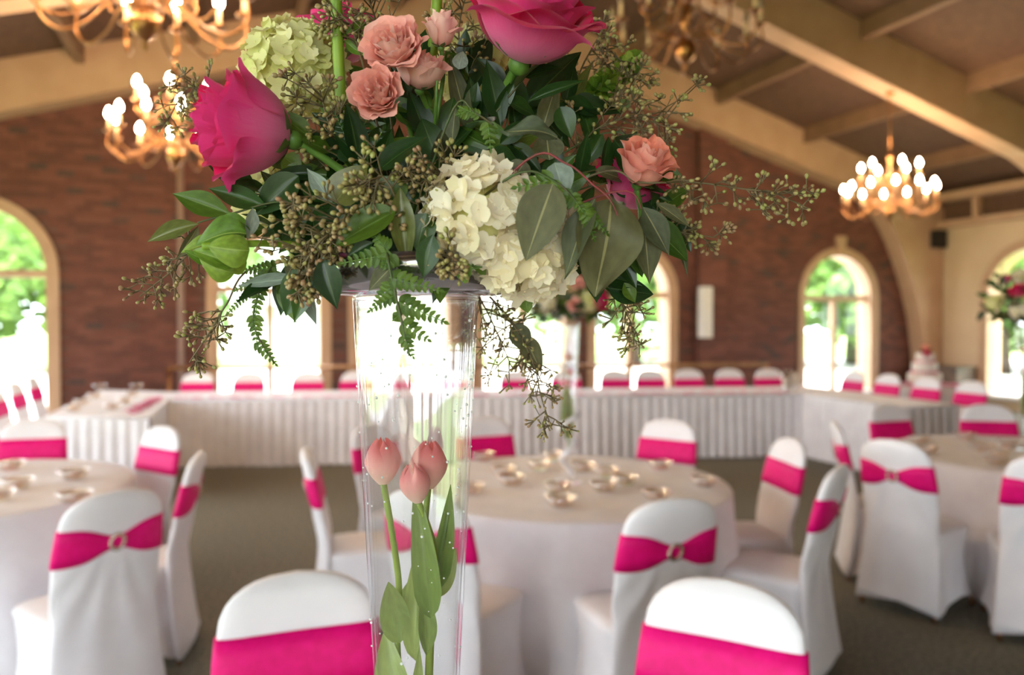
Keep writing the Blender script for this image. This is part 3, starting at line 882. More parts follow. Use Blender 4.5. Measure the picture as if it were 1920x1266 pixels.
for px, py in ((946, 892), (960, 910), (1012, 881), (1047, 925), (1052, 950), (1094, 884), (1138, 894), (1172, 909), (1134, 922)):
    dish(PZ(px, py, TZ), 'amber glass tealight dish in the ring around the crystal garland vase', 'dishes around the vase', .9)
for px, py in ((906, 864), (884, 926), (1036, 862), (1238, 880), (1320, 912), (1232, 938)):
    dish(PZ(px, py, TZ), 'amber glass dish near the edge of the dish ringed table', 'dishes along the table edge', .85)
for px, py in ((18, 882), (32, 917), (-6, 940), (138, 899), (140, 943)):
    dish(PZ(px, py, TZ), 'amber glass dish on the table by the pleated wing', 'dishes on the table by the wing', .95)
for px, py in ((1725, 831), (1740, 851), (1812, 824), (1845, 847), (1832, 841), (1890, 838), (1872, 858), (1868, 872)):
    dish(PZ(px, py, TZ), 'amber glass dish on the table by the cream wall', 'dishes on the table by the cream wall', .85)
for px, py in ((187, 730), (256, 729), (178, 747), (248, 744), (155, 759), (234, 756), (138, 771), (210, 768)):
    dish(PZ(px, py, TZ), 'small glass dish set out on the pleated wing table', 'dishes on the wing table', 1.0)
# pillar candles in glass at the end of the head table
for px, lab in ((1474, 'grey glass cylinder candle on the end of the head table'), (1489, 'pale pillar candle in glass on the end of the head table')):
    p = PZ(px, 731, TZ)
    o = thing('pillar_candle', lab, 'candle', p)
    b = MB().lathe([(.004, .002), (.04, .002), (.04, .2 if px > 1480 else .14), (.034, .21 if px > 1480 else .15), (.004, .2 if px > 1480 else .14)], 20); part('wax', b.v, b.f, 'icing', o)
    b = MB().lathe([(.05, 0.0), (.05, .25), (.048, .25), (.048, .004), (.004, .003)], 24); part('glass_cylinder', b.v, b.f, 'cup_glass', o)
    b = MB().tube([(0, 0, .14), (0, .002, .22 if px > 1480 else .165)], .002, 6); part('wick', b.v, b.f, 'black_plastic', o)

# ================================================================== BRASS RAIL BEHIND THE HEAD TABLE
def railp(px): 
    k = (px - 960) / FPX; D = 10.95 / (1 - .104 * k); return V((k * D, D, 0))
o = thing('brass_rail', 'brass hand rail on posts behind the head table chairs', 'railing', railp(900))
b = MB().tube([railp(312) + V((0, 0, .97)), railp(1440) + V((0, 0, .97))], .028, 12); wpart('top_rail', b.v, b.f, 'brass', o)
for px in (316, 505, 700, 890, 1075, 1258, 1438):
    b = MB().tube([railp(px), railp(px) + V((0, 0, .965))], .024, 10)
    b.lathe([(.05, .0), (.05, .02), (.03, .04), (.024, .06)], 12, railp(px)); wpart('post', b.v, b.f, 'brass', o)

# ================================================================== CAKE AND ITS TABLE
ct = V((5.5, 10.35, 0))
o = thing('cake_table', 'small white clothed table under the tiered cake', 'table', ct)
b = MB(); N = 72
lo = [[V((.02 * math.cos(2 * PI * k / N), .02 * math.sin(2 * PI * k / N), .75)) for k in range(N)], [V((.5 * math.cos(2 * PI * k / N), .5 * math.sin(2 * PI * k / N), .75)) for k in range(N)]]
for i in range(1, 7): lo.append([V(((.505 + i * .012 * (1 + math.sin(k * 2 * PI * 12 / N))) * math.cos(2 * PI * k / N), (.505 + i * .012 * (1 + math.sin(k * 2 * PI * 12 / N))) * math.sin(2 * PI * k / N), .745 - i * .123)) for k in range(N)])
b.loft(lo, caps=False); part('tablecloth', b.v, b.f, 'cloth', o)
for j in range(4): inst('leg', leg_me, o, Matrix.Translation(ct + V((.3 * math.cos(j * PI / 2 + .7), .3 * math.sin(j * PI / 2 + .7), .003))))
r_ = random.Random(11)
petals('rose_petals', 'pink petals scattered around the tiered cake', [ct + V((math.cos(a) * d, math.sin(a) * d, .753)) for a, d in ((r_.uniform(0, 6.3), r_.uniform(.27, .48)) for _ in range(150))], 4)
o = thing('wedding_cake', 'three tier white cake with pink rose borders and rose topper', 'cake', ct + V((0, 0, .752)))
b = MB().lathe([(.01, 0), (.25, 0), (.25, .012), (.01, .012)], 32); part('board', b.v, b.f, 'silver', o)
z = .012
for R, h in ((.205, .15), (.155, .14), (.11, .125)):
    b = MB().lathe([(.01, z), (R, z), (R, z + h - .012), (R - .004, z + h - .003), (R - .014, z + h), (.01, z + h)], 40); t_ = part('tier', b.v, b.f, 'icing', o)
    n = int(2 * PI * R / .045); q = MB()
    for i in range(n): q.ball((R * math.cos(2 * PI * i / n), R * math.sin(2 * PI * i / n), z + .012), .017, 6, 4)
    part('rose_border', q.v, q.f, 'pink_icing', t_)
    z += h
CAKE_TOP = ct + V((0, 0, .752 + z))

# ================================================================== CHANDELIERS
def chand_meshes():
    D = {}
    prof = [(.004, -.085), (.012, -.07), (.018, -.055), (.008, -.035), (.03, -.02), (.07, .02), (.088, .07), (.082, .12), (.05, .16), (.025, .18), (.02, .24), (.045, .28), (.05, .32), (.022, .37), (.018, .5),
            (.04, .53), (.045, .57), (.018, .62), (.014, .78), (.032, .81), (.05, .85), (.03, .86), (.016, .9), (.02, .93), (.004, .96)]
    b = MB().lathe(prof, 20); D['column'] = mesh('column', b.v, b.f, 'brass')
    def arm(r, z0, z1, dip):
        pts = smooth_path([(.02, 0, z0), (r * .3, 0, z0 + .05), (r * .55, 0, z0 - dip * .6), (r * .82, 0, z0 - dip), (r * 1.02, 0, z0 - dip * .3), (r, 0, z1)], 5)
        q = MB().tube(pts, .009, 8)
        q.tube(smooth_path([(r * .3, 0, z0 + .05), (r * .38, 0, z0 + .1), (r * .48, 0, z0 + .1), (r * .5, 0, z0 + .05), (r * .45, 0, z0 + .03)], 4), .007, 6)
        return mesh('arm', q.v, q.f, 'brass')
    D['arm_lo'] = arm(.58, .16, .24, .13); D['arm_up'] = arm(.36, .5, .54, .1)
    b = MB().lathe([(.004, -.012), (.02, -.012), (.048, .004), (.05, .01), (.02, .004), (.014, .02), (.004, .02)], 16); D['pan'] = mesh('drip_pan', b.v, b.f, 'brass')
    b = MB().lathe([(.004, .015), (.0155, .015), (.0155, .125), (.012, .13), (.004, .13)], 12); D['candle'] = mesh('candle', b.v, b.f, 'candle_ivory')
    b = MB().lathe([(.004, .128), (.014, .132), (.026, .154), (.028, .170), (.020, .198), (.008, .22), (.001, .228)], 14)
    D['bulb'] = mesh('bulb', b.v, b.f, 'bulb'); D['bulb_off'] = mesh('bulb', b.v, b.f, 'bulb_off')
    return D
CD = chand_meshes()
def chandelier(label, p, rot, lit, ztop):
    o = thing('chandelier', label, 'chandelier', Matrix.Translation(p) @ Matrix.Rotation(rot, 4, 'Z'))
    M = WM[o]; inst('column', CD['column'], o, M)
    b = MB().tube([(0, 0, .95), (0, 0, ztop - p.z)], .008, 6); part('chain', b.v, b.f, 'brass', o)
    b = MB().lathe([(.004, -.05), (.03, -.045), (.06, -.01), (.065, .0), (.004, .0)], 16, (0, 0, ztop - p.z)); part('ceiling_cup', b.v, b.f, 'brass', o)
    for n, me, r, z, off in ((12, 'arm_lo', .58, .25, 0), (6, 'arm_up', .36, .55, .3)):
        for i in range(n):
            R = M @ Matrix.Rotation(2 * PI * i / n + off, 4, 'Z'); a = inst('arm', CD[me], o, R); T = R @ Matrix.Translation((r, 0, z))
            inst('drip_pan', CD['pan'], a, T); inst('candle', CD['candle'], a, T); inst('bulb', CD['bulb' if lit else 'bulb_off'], a, T)
def ceil_at(p):
    u = p.x * CU + p.y * SU; return u
def hang(px, py_bottom, D):
    p = P(px, py_bottom, D); return p + V((0, 0, .085))
p = hang(1667, 421, 10.7); chandelier('lit brass candle chandelier hanging near the cream wall', p, .2, True, beam_z(ceil_at(p)))
p = hang(330, 324, 7.63); chandelier('lit brass candle chandelier hanging before the brick wall and conduit', p, .5, True, beam_z(ceil_at(p)))
p = hang(272, 97, 4.6); chandelier('lit brass candle chandelier whose globe hangs highest, above the conduit chandelier', p, .1, True, beam_z(ceil_at(p)))
p = hang(1285, 134, 6.3); chandelier('unlit brass candle chandelier hanging between the roof frames', p, .35, False, beam_z(ceil_at(p)) + BD)
# ================================================================== FLOWER KIT
LEAFS = {}
def leaf_mesh(shape, material, bend=0.12, fold=0.18, twist=0.0, wavy=0.0):
    key = (shape, material, bend, fold, twist, wavy)
    if key in LEAFS: return LEAFS[key]
    NX, NY = 6, 14; v = []; f = []; uv = []
    for j in range(NY + 1):
        t = j / NY
        if shape == 'ovate': w = max(0, math.sin(PI * t ** .72)) ** .85
        elif shape == 'lance': w = max(0, math.sin(PI * t ** .82)) ** 1.15
        elif shape == 'tip': w = max(0, math.sin(PI * t ** .62)) ** .8 * (1 if t < .8 else max(.0, 1 - (t - .8) * 2.2))
        elif shape == 'strap': w = min(1, t * 5) ** .5 * (1 - max(0, (t - .35) / .65) ** 1.6)
        else: w = max(0, math.sin(PI * t ** .8)) ** .7
        w = max(w, .02)
        a = twist * t
        for i in range(NX + 1):
            s = i / NX * 2 - 1; x = s * .5 * w
            z = -bend * (t - .15) ** 2 + fold * abs(x) + wavy * .06 * math.sin(9 * t + 3 * s) * abs(s) + wavy * .05 * math.sin(5 * t)
            v.append(V((x * math.cos(a) , t, z + x * math.sin(a)))); uv.append((i / NX, t))
    for j in range(NY):
        for i in range(NX):
            k = j * (NX + 1) + i; f.append((k, k + 1, k + NX + 2, k + NX + 1))
    me = mesh('leaf', v, f, material, True, uv); LEAFS[key] = me
    return me

def put_leaf(parent, base, tip, wpx, material, shape='ovate', n=None, name='leaf', **kw):
    """leaf from base to tip; wpx is its width in metres"""
    n = n if n is not None else V((0, -1, .15))
    x, y, z = frame_y(base, tip, n); L = (tip - base).length
    return inst(name, leaf_mesh(shape, material, **kw), parent, basis(base, x, y, z, (wpx, L, L)))

ROSE = {}
def rose_petals(kind, n, R, H, open_, ruffle, seed, ck=1.0):
    """list of petal meshes for a rose that opens along +z"""
    r = random.Random(seed); out = []
    for i in range(n):
        f = i / (n - 1); ro = R * (.12 + .88 * f ** .85) * open_ if i else R * .1
        h = H * (1.0 - .2 * f ** 2) * r.uniform(.9, 1.07)
        W = (1.45 - .55 * f) * r.uniform(.9, 1.12); phi = i * 2.3998 + r.uniform(-.15, .15)
        curl = (max(0, f - .3) * 1.5 * r.uniform(.3, 1.15) + .12) * ck; p1, p2 = r.uniform(0, 6), r.uniform(0, 6)
        NX, NY = 12, 10; v = []; q = []; uv = []
        for j in range(NY + 1):
            t0 = j / NY
            for k in range(NX + 1):
                s = k / NX * 2 - 1
                t = t0 * (1 - .10 * abs(s) ** 4)
                rr = ro * math.sin(min(1, t * 1.15) * PI / 2) ** .62
                z = h * (t ** 1.25 * .9 + .1 * t)
                if t0 > .6:
                    c = (t0 - .6) / .4
                    rr += curl * R * .36 * c * c * (1 - .25 * abs(s) ** 2); z -= curl * H * .2 * c ** 2.2
                rr += ruffle * R * t ** 3 * (math.sin(4.2 * s + p1) * .10 + math.sin(10 * s + p2) * .045)
                z += ruffle * H * t ** 3 * math.sin(5 * s + p2) * .045
                w = W * (.3 + .7 * math.sin(min(1, t0 * 1.5) * PI / 2)) * (1 - .1 * t0 ** 4)
                a = phi + s * w
                rr += .0009 * s
                v.append(V((rr * math.cos(a), rr * math.sin(a), z))); uv.append((k / NX, t0))
        for j in range(NY):
            for k in range(NX):
                a = j * (NX + 1) + k; q.append((a, a + 1, a + NX + 2, a + NX + 1))
        out.append(mesh('petal', v, q, kind, True, uv))
    return out
SEP = None
def rose(name, label, base, d, R, H, kind, n=20, open_=1.0, ruffle=1.0, seed=1, stem=None, roll=0, group=None, sepals=True, cat='rose', ck=1.0):
    key = (kind, n, round(R, 4), H, open_, ruffle, seed, ck)
    if key not in ROSE: ROSE[key] = rose_petals(kind, n, R, H, open_, ruffle, seed, ck)
    o = thing(name, label, cat, base, group)
    M = align_z(base, d, roll)
    for me in ROSE[key]: inst('petal', me, o, M)
    dn = V(d).normalized()
    b = MB().ball(base - dn * R * .02, R * .2, 10, 6); wpart('hip', b.v, b.f, 'stem_green', o)
    if sepals:
        for i in range(5):
            a = i * 2 * PI / 5
            rad = M.to_3x3() @ V((math.cos(a), math.sin(a), 0)); tip = base + rad * R * .75 + dn * R * .12
            put_leaf(o, base, tip, R * .3, 'leaf_mid', 'lance', n=dn, name='sepal', bend=-.3)
    pts = stem or [base - dn * .002, base - dn * .05 + V((0, .01, -.02)), FOAM + V((rnd.uniform(-.03, .03), rnd.uniform(-.02, .02), 0))]
    b = MB().tube(smooth_path(pts, 5), R * .06 + .0012, 8); wpart('stem', b.v, b.f, 'stem_green', o)
    return o

FLORET = {}
def floret_mesh(mtl, seed):
    if (mtl, seed) in FLORET: return FLORET[(mtl, seed)]
    r = random.Random(seed); b = MB()
    for i in range(4):
        a = i * PI / 2 + r.uniform(-.12, .12); L = r.uniform(.9, 1.1); cup = r.uniform(.12, .42)
        ca, sa = math.cos(a), math.sin(a); NX, NY = 4, 4; v = []; f = []
        for j in range(NY + 1):
            t = j / NY; w = .66 * math.sqrt(max(.02, 1 - ((t - .56) / .54) ** 2)) ** .9
            for k in range(NX + 1):
                s = k / NX * 2 - 1; x = t * L; y = s * w * .78; z = cup * t * t + .12 * s * s * t - .0
                v.append(V((x * ca - y * sa, x * sa + y * ca, z + (.03 if i % 2 else 0))))
        for j in range(NY):
            for k in range(NX):
                q = j * (NX + 1) + k; f.append((q, q + 1, q + NX + 2, q + NX + 1))
        b.add(v, f)
    b.ball((0, 0, .05), .09, 6, 4)
    b.tube([(0, 0, 0), (0, 0, -.9)], .05, 5)
    FLORET[(mtl, seed)] = mesh('floret', b.v, b.f, mtl); return FLORET[(mtl, seed)]

def hydrangea(label, c, rx, ry, rz, mtl, n=90, fs=.0125, seed=1, lobes=None, group=None, stem_to=None):
    r = random.Random(seed); o = thing('hydrangea', label, 'flower', c, group)
    for (cc, ax, ay, az, cnt) in (lobes or [(c, rx, ry, rz, n)]):
        b = MB().ball((0, 0, 0), 1, 12, 8)
        wpart('flower_core', [cc + V((p.x * ax * .72, p.y * ay * .72, p.z * az * .72)) for p in b.v], b.f, 'leaf_lime_core', o)
        cnt = int(cnt * 1.45)
        for i in range(cnt):
            z = 1 - 2 * (i + .5) / cnt; a = i * 2.39996; q = math.sqrt(1 - z * z)
            d = V((q * math.cos(a), q * math.sin(a), z)) + V((r.gauss(0, .1), r.gauss(0, .1), r.gauss(0, .1)))
            d.normalize(); k = r.uniform(.86, 1.04)
            p = cc + V((d.x * ax * k, d.y * ay * k, d.z * az * k))
            nn = (d + V((r.gauss(0, .22), r.gauss(0, .22), r.gauss(0, .22)))).normalized()
            inst('floret', floret_mesh(mtl, r.randrange(4)), o, align_z(p, nn, r.uniform(0, 6), fs * r.uniform(.72, 1.15)))
    end = stem_to or FOAM
    b = MB().tube(smooth_path([c, c.lerp(end, .5) + V((0, .01, .005)), end], 4), .003, 8); wpart('stem', b.v, b.f, 'stem_green', o)
    return o

def sprig(name, label, pts, leaves, stem_m='stem_dark', r=.0014, cat='foliage', group=None):
    """leaves: (base, tip, width, material, shape, kw)"""
    o = thing(name, label, cat, V(pts[0]), group)
    b = MB().tube(smooth_path(pts, 6), [r * (1 - .5 * i / (6 * (len(pts) - 1))) for i in range(6 * (len(pts) - 1) + 1)] if len(pts) > 2 else r, 6)
    wpart('stem', b.v, b.f, stem_m, o)
    for L in leaves:
        put_leaf(o, L[0], L[1], L[2], L[3], L[4] if len(L) > 4 else 'ovate', **(L[5] if len(L) > 5 else {}))
    return o

def seeded(label, pts, nodes=8, spread=.028, seeds=(4, 7), sr=.0022, seed=1, leaves=(), group=None, start=.15, stem_r=.0012, mtl='seed', stem_m='stem_brown', taper=.5):
    """seeded eucalyptus: side twigs that end in small umbels of buds"""
    r = random.Random(seed); path = smooth_path(pts, 8); o = thing('seeded_eucalyptus', label, 'foliage', V(pts[0]), group)
    b = MB().tube(path, [stem_r * (1.15 - .6 * i / len(path)) for i in range(len(path))], 6); wpart('stem', b.v, b.f, stem_m, o)
    t = MB(); s = MB(); N = len(path) - 1
    for k in range(nodes):
        f = start + (1 - start) * (k + r.uniform(0, .6)) / nodes; i = min(N - 1, int(f * N)); p = path[i]; d = (path[i + 1] - path[i]).normalized()
        sp = spread * (1 - taper * f)
        for side in range(2):
            q = V((r.gauss(0, 1), r.gauss(0, .7), r.gauss(0, 1))); q -= d * q.dot(d); q.normalize()
            e = p + (q * r.uniform(.35, .8) + d * r.uniform(.2, .6)) * sp; m = p.lerp(e, .55) + V((0, 0, sp * .04))
            t.tube([p, m, e], [.0009, .0007, .0006], 5)
            for c_, n_ in ((e, r.randint(*seeds)), (m, 2)):
                for _ in range(n_):
                    dd = ((e - p).normalized() * .7 + V((r.gauss(0, .75), r.gauss(0, .75), r.gauss(0, .75)))).normalized()
                    h = c_ + dd * r.uniform(.006, .0125)
                    t.tube([c_, h], [.00045, .0008], 4, False); s.ball(h + dd * sr * .5, sr * r.uniform(.68, .98), 7, 5, dd)
    tag(wpart('twigs', t.v, t.f, stem_m, o), kind='stuff'); tag(wpart('seed_pods', s.v, s.f, mtl, o), kind='stuff')
    for L in leaves: put_leaf(o, L[0], L[1], L[2], L[3], L[4] if len(L) > 4 else 'ovate', **(L[5] if len(L) > 5 else {}))
    return o

def fern(label, rachis, pinnae, seed=1, lw=.30, group=None, mtl='leaf_fern'):
    """rachis: points; pinnae: (base, tip, leaflet length)"""
    r = random.Random(seed); o = thing('fern_frond', label, 'foliage', V(rachis[0]), group)
    b = MB().tube(smooth_path(rachis, 6), .0011, 6); wpart('rachis', b.v, b.f, 'stem_dark', o)
    for base, tip, ll in pinnae:
        L = (tip - base).length; d = (tip - base).normalized(); x = d.cross(V((0, -1, .05))).normalized(); zz = x.cross(d)
        pts = [base.lerp(tip, k / 6) + zz * .1 * L * math.sin(PI * k / 6) * .4 for k in range(7)]
        b = MB().tube(pts, .0005, 5); pn = wpart('pinna', b.v, b.f, 'stem_green', o)
        n = max(5, int(L / (ll * .48)))
        for k in range(n):
            f = (k + .3) / n; p = base.lerp(tip, f) + zz * .04 * L * math.sin(PI * f); l = ll * (1.05 - .8 * f ** 1.3)
            for sgn in (-1, 1):
                e = p + (x * sgn * .9 + d * .55 + zz * r.uniform(-.15, .25)).normalized() * l
                put_leaf(pn, p, e, l * .6, mtl, 'round', n=zz + x * sgn * .2, name='leaflet', bend=.25)
        put_leaf(pn, base.lerp(tip, .94), tip + d * ll * .35, ll * .3, mtl, 'lance', n=zz, name='leaflet')
    return o

BELL = None
def bell_mesh():
    b = MB(); N = 18; loops = []
    for r, z in ((.05, 0), (.25, .12), (.55, .42), (.8, .72), (1.0, .92)):
        loops.append([V((r * math.cos(2 * PI * k / N) * (1 + .08 * (z > .6) * math.sin(5 * 2 * PI * k / N)), r * math.sin(2 * PI * k / N) * (1 + .08 * (z > .6) * math.sin(5 * 2 * PI * k / N)), z)) for k in range(N)])
    b.loft(loops, caps=False); uv = []
    for j in range(5):
        for k in range(N): uv.append((k / N * 5 % 1, j / 4))
    return mesh('bell', b.v, b.f, 'leaf_lime', True, uv)
BELL = bell_mesh()
def bells(label, pts, whorls, size, seed=1, start=.0, end=1.0, r=.004, group=None, taper=.3, per=5):
    rr = random.Random(seed); path = smooth_path(pts, 8); N = len(path) - 1
    o = thing('bells_of_ireland', label, 'flower', V(pts[0]), group)
    b = MB().tube(path, r, 10); wpart('stem', b.v, b.f, 'lime_stem', o)
    for w in range(whorls):
        f = start + (end - start) * (w + .5) / whorls; i = min(N - 1, int(f * N)); p = path[i]; d = (path[i + 1] - path[i]).normalized()
        a = d.cross(V((0, 0, 1))); a = a if a.length > .05 else d.cross(V((1, 0, 0))); a.normalize(); c = d.cross(a)
        s = size * (1 - taper * w / whorls)
        for k in range(per):
            t = k * 2 * PI / per + w * .6 + rr.uniform(-.2, .2); q = a * math.cos(t) + c * math.sin(t)
            dirn = (q + d * rr.uniform(.35, .75)).normalized()
            inst('bell', BELL, o, align_z(p + q * r * .6, dirn, rr.uniform(0, 6), s * rr.uniform(.85, 1.1)))
    return o

mat('leaf_lime_core', srgb(222, 212, 150), srgb(200, 196, 120), rough=.7, scale=60)

def trumpet(label, c, rim_z, top_r=.0616, garland=False, droplets=False):
    """tall trumpet vase standing on the table, with foot, wall of real thickness and base"""
    o = thing('trumpet_vase', label, 'vase', V((c.x, c.y, TZ)))
    H = rim_z - TZ
    pr_ = [(.004, .001), (.074, .001), (.077, .004), (.074, .008), (.03, .018), (.016, .035), (.015, .07), (.020, .12), (.026, .20)]
    for i in range(1, 13):
        f = i / 12; pr_.append((.026 + (top_r - .026) * f ** .92, .20 + (H - .20) * f))
    inn = [(max(.004, r_ - .0032), z_) for r_, z_ in reversed(pr_[9:])] + [(.012, .19), (.004, .185)]
    b = MB().lathe(pr_ + inn, 64); part('glass_wall', b.v, b.f, 'vase_glass', o)
    rim = MB(); loops = []
    for i in range(49):
        a = 2 * PI * i / 48; q = V((math.cos(a), math.sin(a), 0))
        loops.append([q * (top_r - .0016 + .0022 * math.cos(t)) + V((0, 0, H + .0022 * math.sin(t))) for t in (2 * PI * j / 8 for j in range(8))])
    rim.loft(loops, caps=False); part('rim', rim.v, rim.f, 'cup_glass', o)
    if droplets:
        r = random.Random(3); d = MB()
        for i in range(120):
            z_ = H - abs(r.gauss(.13, .1)) if i < 70 else r.uniform(.3, H - .02)
            if z_ < .25 or z_ > H - .02: continue
            f = (z_ - .2) / (H - .2); rad = .026 + (top_r - .026) * f ** .92; a = r.uniform(-PI, 0)
            d.ball((rad * math.cos(a), rad * math.sin(a), z_), r.uniform(.0006, .0016), 6, 4)
        tag(part('droplets', d.v, d.f, 'water_bead', o), kind='stuff')
    return o

def plate_bowl(label, c, z0, R=.104):
    o = thing('glass_bowl', label, 'bowl', V((c.x, c.y, z0)))
    prof = [(.004, .0), (R * .6, .0), (R * .88, .003), (R * .96, .010), (R, .024), (R + .001, .036), (R - .003, .036), (R - .005, .024), (R * .92, .012), (R * .85, .007), (.004, .006)]
    b = MB().lathe(prof, 64); part('bowl_wall', b.v, b.f, 'dish_glass', o)
    f = MB(); n = 40
    f.lathe([(.004, .0075), (R * .74, .009), (R * .8, .03), (R * .74, .055), (R * .5, .075), (.004, .082)], 32)
    part('floral_foam', f.v, f.f, 'foam', o)
    return o

# ================================================================== FOREGROUND ARRANGEMENT
BC = V((-0.095, 0.77, 0))
RIM = P(780, 562, .77).z
FOAM = V((BC.x, BC.y, RIM + .05))
trumpet('tall clear trumpet vase holding three pink tulips, beaded with water drops', BC, RIM, droplets=True)
plate_bowl('shallow glass bowl on top of the tulip vase', BC + V((.0015, 0, 0)), RIM + .0025)

def Q(px, py, dy=0.0): return P(px, py, .77 + dy)
S = 1 / 1892.0                                     # one pixel at the bouquet in metres

# hot pink roses
rose('hot_pink_rose', 'hot pink rose turned sideways beside the cream green hydrangea', Q(548, 262, -.05), V((-1.0, -.38, .18)), .047, .084, 'rose_hot', 30, .95, 1.0, 3, roll=.6, ck=.8)
rose('hot_pink_rose', 'large hot pink rose standing above the dark leaves', Q(975, 118, -.04), V((.30, -.48, 1.0)), .056, .080, 'rose_hot', 28, 1.0, 1.1, 5,
     stem=[Q(975, 118, -.04), Q(950, 160, -.02), Q(925, 230, 0), FOAM], roll=2.2)
rose('hot_pink_rose', 'hot pink rose half hidden behind the cream green hydrangea', Q(640, 120, .12), V((-.2, .1, 1)), .045, .06, 'rose_hot', 16, .95, 1.0, 8)
rose('hot_pink_rose', 'coral pink rose tucked behind the long seeded sprig', Q(1165, 385, .05), V((.3, -.3, .6)), .036, .05, 'rose_hot', 16, .95, 1.0, 9)
# peach spray roses
rose('spray_rose', 'wide open peach spray rose, largest of the peach cluster', Q(748, 108, -.045), V((-.22, -1, .42)), .0265, .030, 'rose_peach', 28, 1.0, 1.2, 21, ck=.7, stem=[Q(748, 108, -.04), Q(790, 165, -.02), Q(806, 215, 0), FOAM])
rose('spray_rose', 'round open peach spray rose facing out, lowest of the peach cluster', Q(716, 186, -.055), V((-.1, -1, .12)), .0225, .027, 'rose_peach', 26, 1.0, 1.2, 22, ck=.65, stem=[Q(718, 186, -.05), Q(750, 222, -.03), Q(772, 260, 0), FOAM])
rose('spray_rose', 'half open peach spray rose tucked between the two open ones', Q(787, 168, -.03), V((.1, -.5, .9)), .025, .034, 'rose_peach', 20, .95, 1.1, 23, ck=.6, stem=[Q(787, 168, -.03), Q(800, 200, -.01), Q(815, 240, 0), FOAM])
rose('spray_rose', 'peach rose bud on an upright green stem', Q(827, 90, -.03), V((.02, -.28, 1)), .0165, .033, 'rose_peach', 14, .85, 1.0, 24, stem=[Q(827, 90, -.03), Q(831, 140, -.02), Q(820, 215, -.01), FOAM])
rose('spray_rose', 'coral peach spray rose above the long seeded sprig', Q(1195, 345, -.01), V((.25, -.62, .75)), .030, .046, 'rose_coral', 18, .82, 1.0, 25)
sn = sprig('rose_stem', 'bare green rose stem with cut tip among the peach roses', [Q(815, 245, -.02), Q(818, 190, -.04), Q(820, 130, -.045)], [], 'stem_green', .0022)

# hydrangeas
hydrangea('large creamy white hydrangea drooping over the glass bowl', Q(915, 420, -.075), 0, 0, 0, 'hyd_cream', seed=1, fs=.0135,
          lobes=[(Q(905, 405, -.075), .049, .04, .047, 100), (Q(985, 482, -.07), .041, .034, .035, 74), (Q(1010, 425, -.042), .03, .028, .034, 40)])
hydrangea('cream green hydrangea behind the sideways hot pink rose', Q(552, 130, .04), .050, .045, .046, 'hyd_green', 96, .0125, 2)
hydrangea('cream hydrangea behind the bells of Ireland tip', Q(505, 375, .07), .036, .034, .032, 'hyd_green', 60, .012, 3)
hydrangea('yellow green hydrangea deep behind the peach rose cluster', Q(888, 130, .12), .036, .034, .045, 'hyd_green', 66, .012, 4)
hydrangea('cream hydrangea at the back of the tulip vase bouquet', Q(760, 330, .16), .045, .04, .04, 'hyd_cream', 60, .013, 5)

# bells of Ireland
o = thing('bells_of_ireland', 'leafy bells of Ireland tip pointing sideways over the brick', 'flower', FOAM + V((-.03, -.03, -.005)))
b = MB().tube(smooth_path([FOAM + V((-.03, -.03, -.005)), Q(530, 458, -.075), Q(470, 457, -.095), Q(380, 462, -.1)], 8), .0033, 10); wpart('stem', b.v, b.f, 'lime_stem', o)
for bx, by, tx, ty, w, dy, n in ((470, 432, 382, 412, 30, -.085, (0, -.6, 1)), (462, 438, 366, 438, 46, -.1, (0, -1, .5)), (405, 462, 344, 458, 26, -.085, (0, -1, .6)), (468, 470, 395, 466, 54, -.11, (0, -1, -.2)), (440, 498, 366, 466, 36, -.1, (.1, -1, .2)),
                                 (385, 488, 355, 476, 18, -.09, (0, -1, 0)), (440, 512, 374, 494, 34, -.095, (0, -1, -.4)), (425, 515, 392, 512, 22, -.08, (0, -1, -.3)), (460, 450, 400, 430, 40, -.07, (0, -.5, 1)), (462, 480, 410, 505, 40, -.08, (0, -.7, -.8)), (455, 448, 385, 452, 38, -.06, (0, -1, .9)), (458, 474, 388, 484, 38, -.065, (0, -1, -.9))):
    put_leaf(o, Q(bx, by, dy + .012), Q(tx, ty, dy - .004), w * S, 'leaf_lime', 'round', n=V(n), name='bell', bend=.55, fold=.5, wavy=.6)
bells('tall lime green bells of Ireland stem beside the hydrangea', [FOAM + V((-.03, 0, .02)), Q(655, 330, .0), Q(637, 150, -.01), Q(630, -20, -.02), Q(628, -200, -.03)], 4, .02, 2, .78, 1.0, .0055)
bells('pair-leaved bells of Ireland stem above the peach bud', [FOAM + V((.02, 0, .02)), Q(805, 180, .03), Q(818, 20, .02), Q(824, -180, .01)], 4, .02, 3, .78, 1.0, .0055)
bells('yellow green bells of Ireland spike beside the large hot pink rose', [FOAM + V((.03, .02, .01)), Q(1050, 240, .06), Q(1120, 170, .08), Q(1195, 110, .1)], 7, .0125, 4, .55, 1.0, .003)
sprig('lime_leaf', 'curled lime green leaf on the bells of Ireland stem', [Q(640, 70, -.01), Q(648, 62, -.012)],
      [(Q(648, 64, -.012), Q(700, 32, -.01), .010, 'leaf_lime', 'lance', dict(bend=.8)), (Q(645, 75, -.01), Q(682, 108, 0), .012, 'leaf_lime', 'lance', dict(bend=-.5))], 'lime_stem', .0025)

